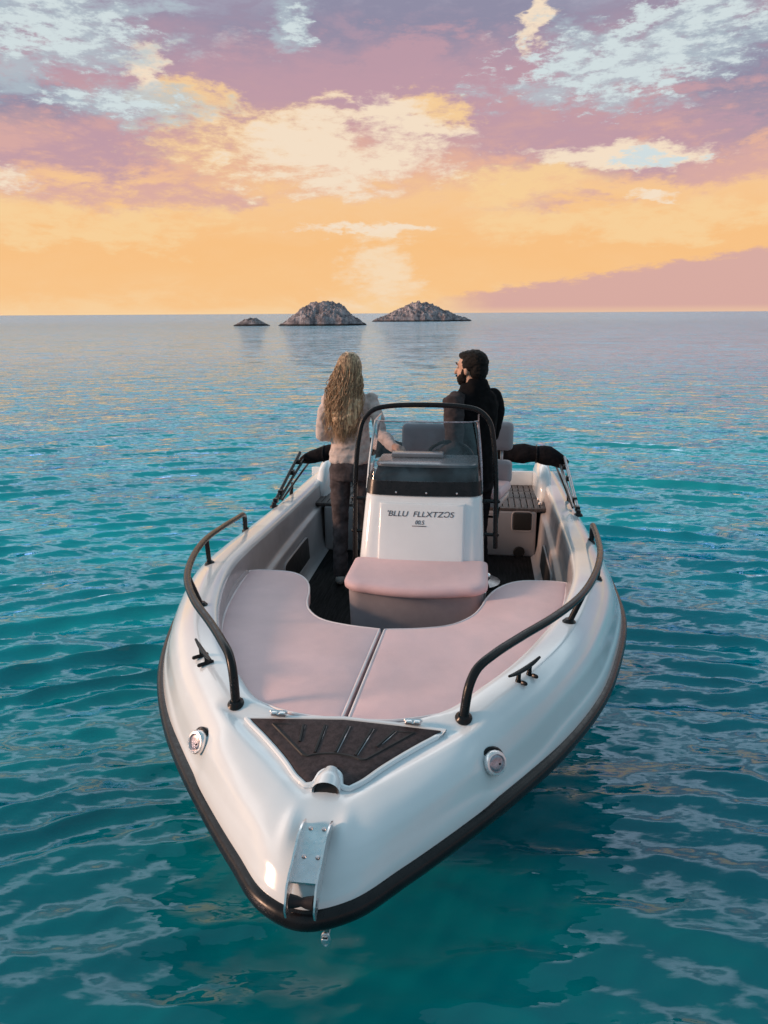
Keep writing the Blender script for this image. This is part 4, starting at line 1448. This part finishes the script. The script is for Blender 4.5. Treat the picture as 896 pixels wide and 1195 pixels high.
# ---------------- man
mn = empty('person', (0, 0, 0), 0)
tag(mn, 'bearded man with short dark hair and black vest, behind the console looking left', 'person')
mn.location = boat_pt(.350, 3.52, .104)
mn.rotation_euler = (0, 0, R(42))
bd = MB()
torso(bd, [(.80, 0, 0, .13, .095), (.92, 0, 0, .14, .10), (1.10, 0, 0, .135, .09), (1.28, 0, 0, .155, .10), (1.39, 0, -.005, .165, .08), (1.45, 0, -.005, .07, .055)])
bd.round_tube([(0, -.012, 1.40), (0, 0, 1.48), (0, .012, 1.545)], [.068, .060, .057], 16)
PM, rm = head(bd, (0.0, .022, 1.590), R(13), 1.04)
LEGM = [((-.09, .0, .88), (-.10, .02, .48), (-.11, -.01, .08)), ((.09, 0, .88), (.105, .02, .48), (.12, -.01, .08))]
for L in LEGM:
    bd.round_tube(L, [.078, .052, .038], 14)
    bd.round_tube([Vector(L[2]) + Vector((0, -.02, -.04)), Vector(L[2]) + Vector((0, .14, -.05))], [.034, .03], 12)
ARML = [(-.195, -.005, 1.395), (-.262, -.085, 1.130), (-.350, .055, .995)]
ARMR = [(.190, -.005, 1.395), (.225, .03, 1.12), (.10, .20, 1.02)]
for A in (ARML, ARMR):
    bd.round_tube(A, [.045, .038, .028], 12)
hand(bd, ARML[2], (-.45, .5, -.25), (0, 0, -1), -1)
hand(bd, ARMR[2], (-.8, .3, .0), (0, -.4, -.7), -1)
remesh(bd, 'body', M['skin'], mn, .006, 4)
ve = MB()
torso(ve, [(.82, 0, 0, .170, .130), (.86, 0, 0, .178, .138), (.98, 0, 0, .172, .132), (1.12, 0, 0, .170, .126), (1.26, 0, 0, .190, .132), (1.36, 0, -.006, .205, .112), (1.42, 0, -.010, .165, .090), (1.465, 0, -.010, .098, .078), (1.50, 0, -.006, .082, .072)])
ve.round_tube([(.19, -.005, 1.385), (.23, .0, 1.28), (.228, .03, 1.13), (.17, .12, 1.07)], [.072, .070, .060, .05], 16)
torso(ve, [(1.42, 0, -.045, .098, .055), (1.46, 0, -.050, .095, .052), (1.505, 0, -.038, .080, .052), (1.53, 0, -.03, .060, .04)])      # hood / collar
remesh(ve, 'vest', M['vest'], mn, .010, 6, fold=.007, fscale=9, seed=9.1)
sl = MB()
al = [Vector(q) for q in ARML]
sl.round_tube([al[0] + Vector((.03, 0, .0)), al[0], al[0].lerp(al[1], .5) + Vector((-.012, -.012, 0)), al[1], al[1].lerp(al[2], .5), al[1].lerp(al[2], .92)], [.064, .068, .064, .056, .050, .040], 16)
remesh(sl, 'sleeve', M['sleeve'], mn, .008, 5, fold=.008, fscale=13, seed=4.0)
tr_ = MB()
torso(tr_, [(.78, 0, 0, .165, .125), (.86, 0, 0, .170, .13), (.96, 0, 0, .160, .118)])
for L in LEGM:
    tr_.round_tube([L[0], Vector(L[0]).lerp(Vector(L[1]), .5), L[1], Vector(L[1]).lerp(Vector(L[2]), .5), Vector(L[2]) + Vector((0, 0, .02))], [.092, .084, .068, .064, .060], 16)
remesh(tr_, 'trousers', M['trousers'], mn, .010, 5, fold=.007, fscale=12)
for L in LEGM:
    s_ = MB(); f0 = Vector(L[2])
    s_.round_tube([f0 + Vector((0, -.03, -.030)), f0 + Vector((0, .06, -.032)), f0 + Vector((0, .16, -.044))], [.046, .048, .034], 14)
    remesh(s_, 'shoe', M['rubber'], mn, .008, 4)
hm = MB()
def he(x, y, z, a, b, c): hm.ellipsoid(PM(x, y, z), (a, b, c), rot=rm)
he(0, -.024, .040, .080, .096, .083); he(0, .010, .084, .064, .074, .030); he(0, -.052, .0, .073, .062, .085)
he(-.064, -.012, .030, .018, .040, .045); he(.064, -.012, .030, .018, .040, .045)
hr = remesh(hm, 'hair', M['hair_dark'], mn, .006, 4, fold=.005, fscale=45)
hm = MB()
he(0, .050, -.084, .038, .038, .028); he(-.052, .036, -.062, .020, .036, .034); he(.052, .036, -.062, .020, .036, .034)
he(-.062, .018, -.025, .012, .020, .030); he(.062, .018, -.025, .012, .020, .030); he(0, .094, -.046, .028, .012, .007)
remesh(hm, 'beard', M['beard'], mn, .006, 4, fold=.004, fscale=50)
for person, P_, rr_ in ((wm, PW, rw), (mn, PM, rm)):
    for sg in (-1, 1):
        e = MB(); e.ellipsoid(P_(sg*.030, .077, .010), (.012, .010, .009), 12, 8, rot=rr_); eo = e.build('eye', M['eye'], person, auto=None)
        e = MB(); e.ellipsoid(P_(sg*.030, .085, .010), (.006, .004, .006), 10, 6, rot=rr_); e.build('iris', M['hair_dark'], eo, auto=None)
        e = MB(); e.round_tube([P_(sg*.014, .092, .032), P_(sg*.032, .090, .037), P_(sg*.048, .078, .032)], [.004, .0045, .003], 6); e.build('eyebrow', M['hair_dark'], person, auto=None)
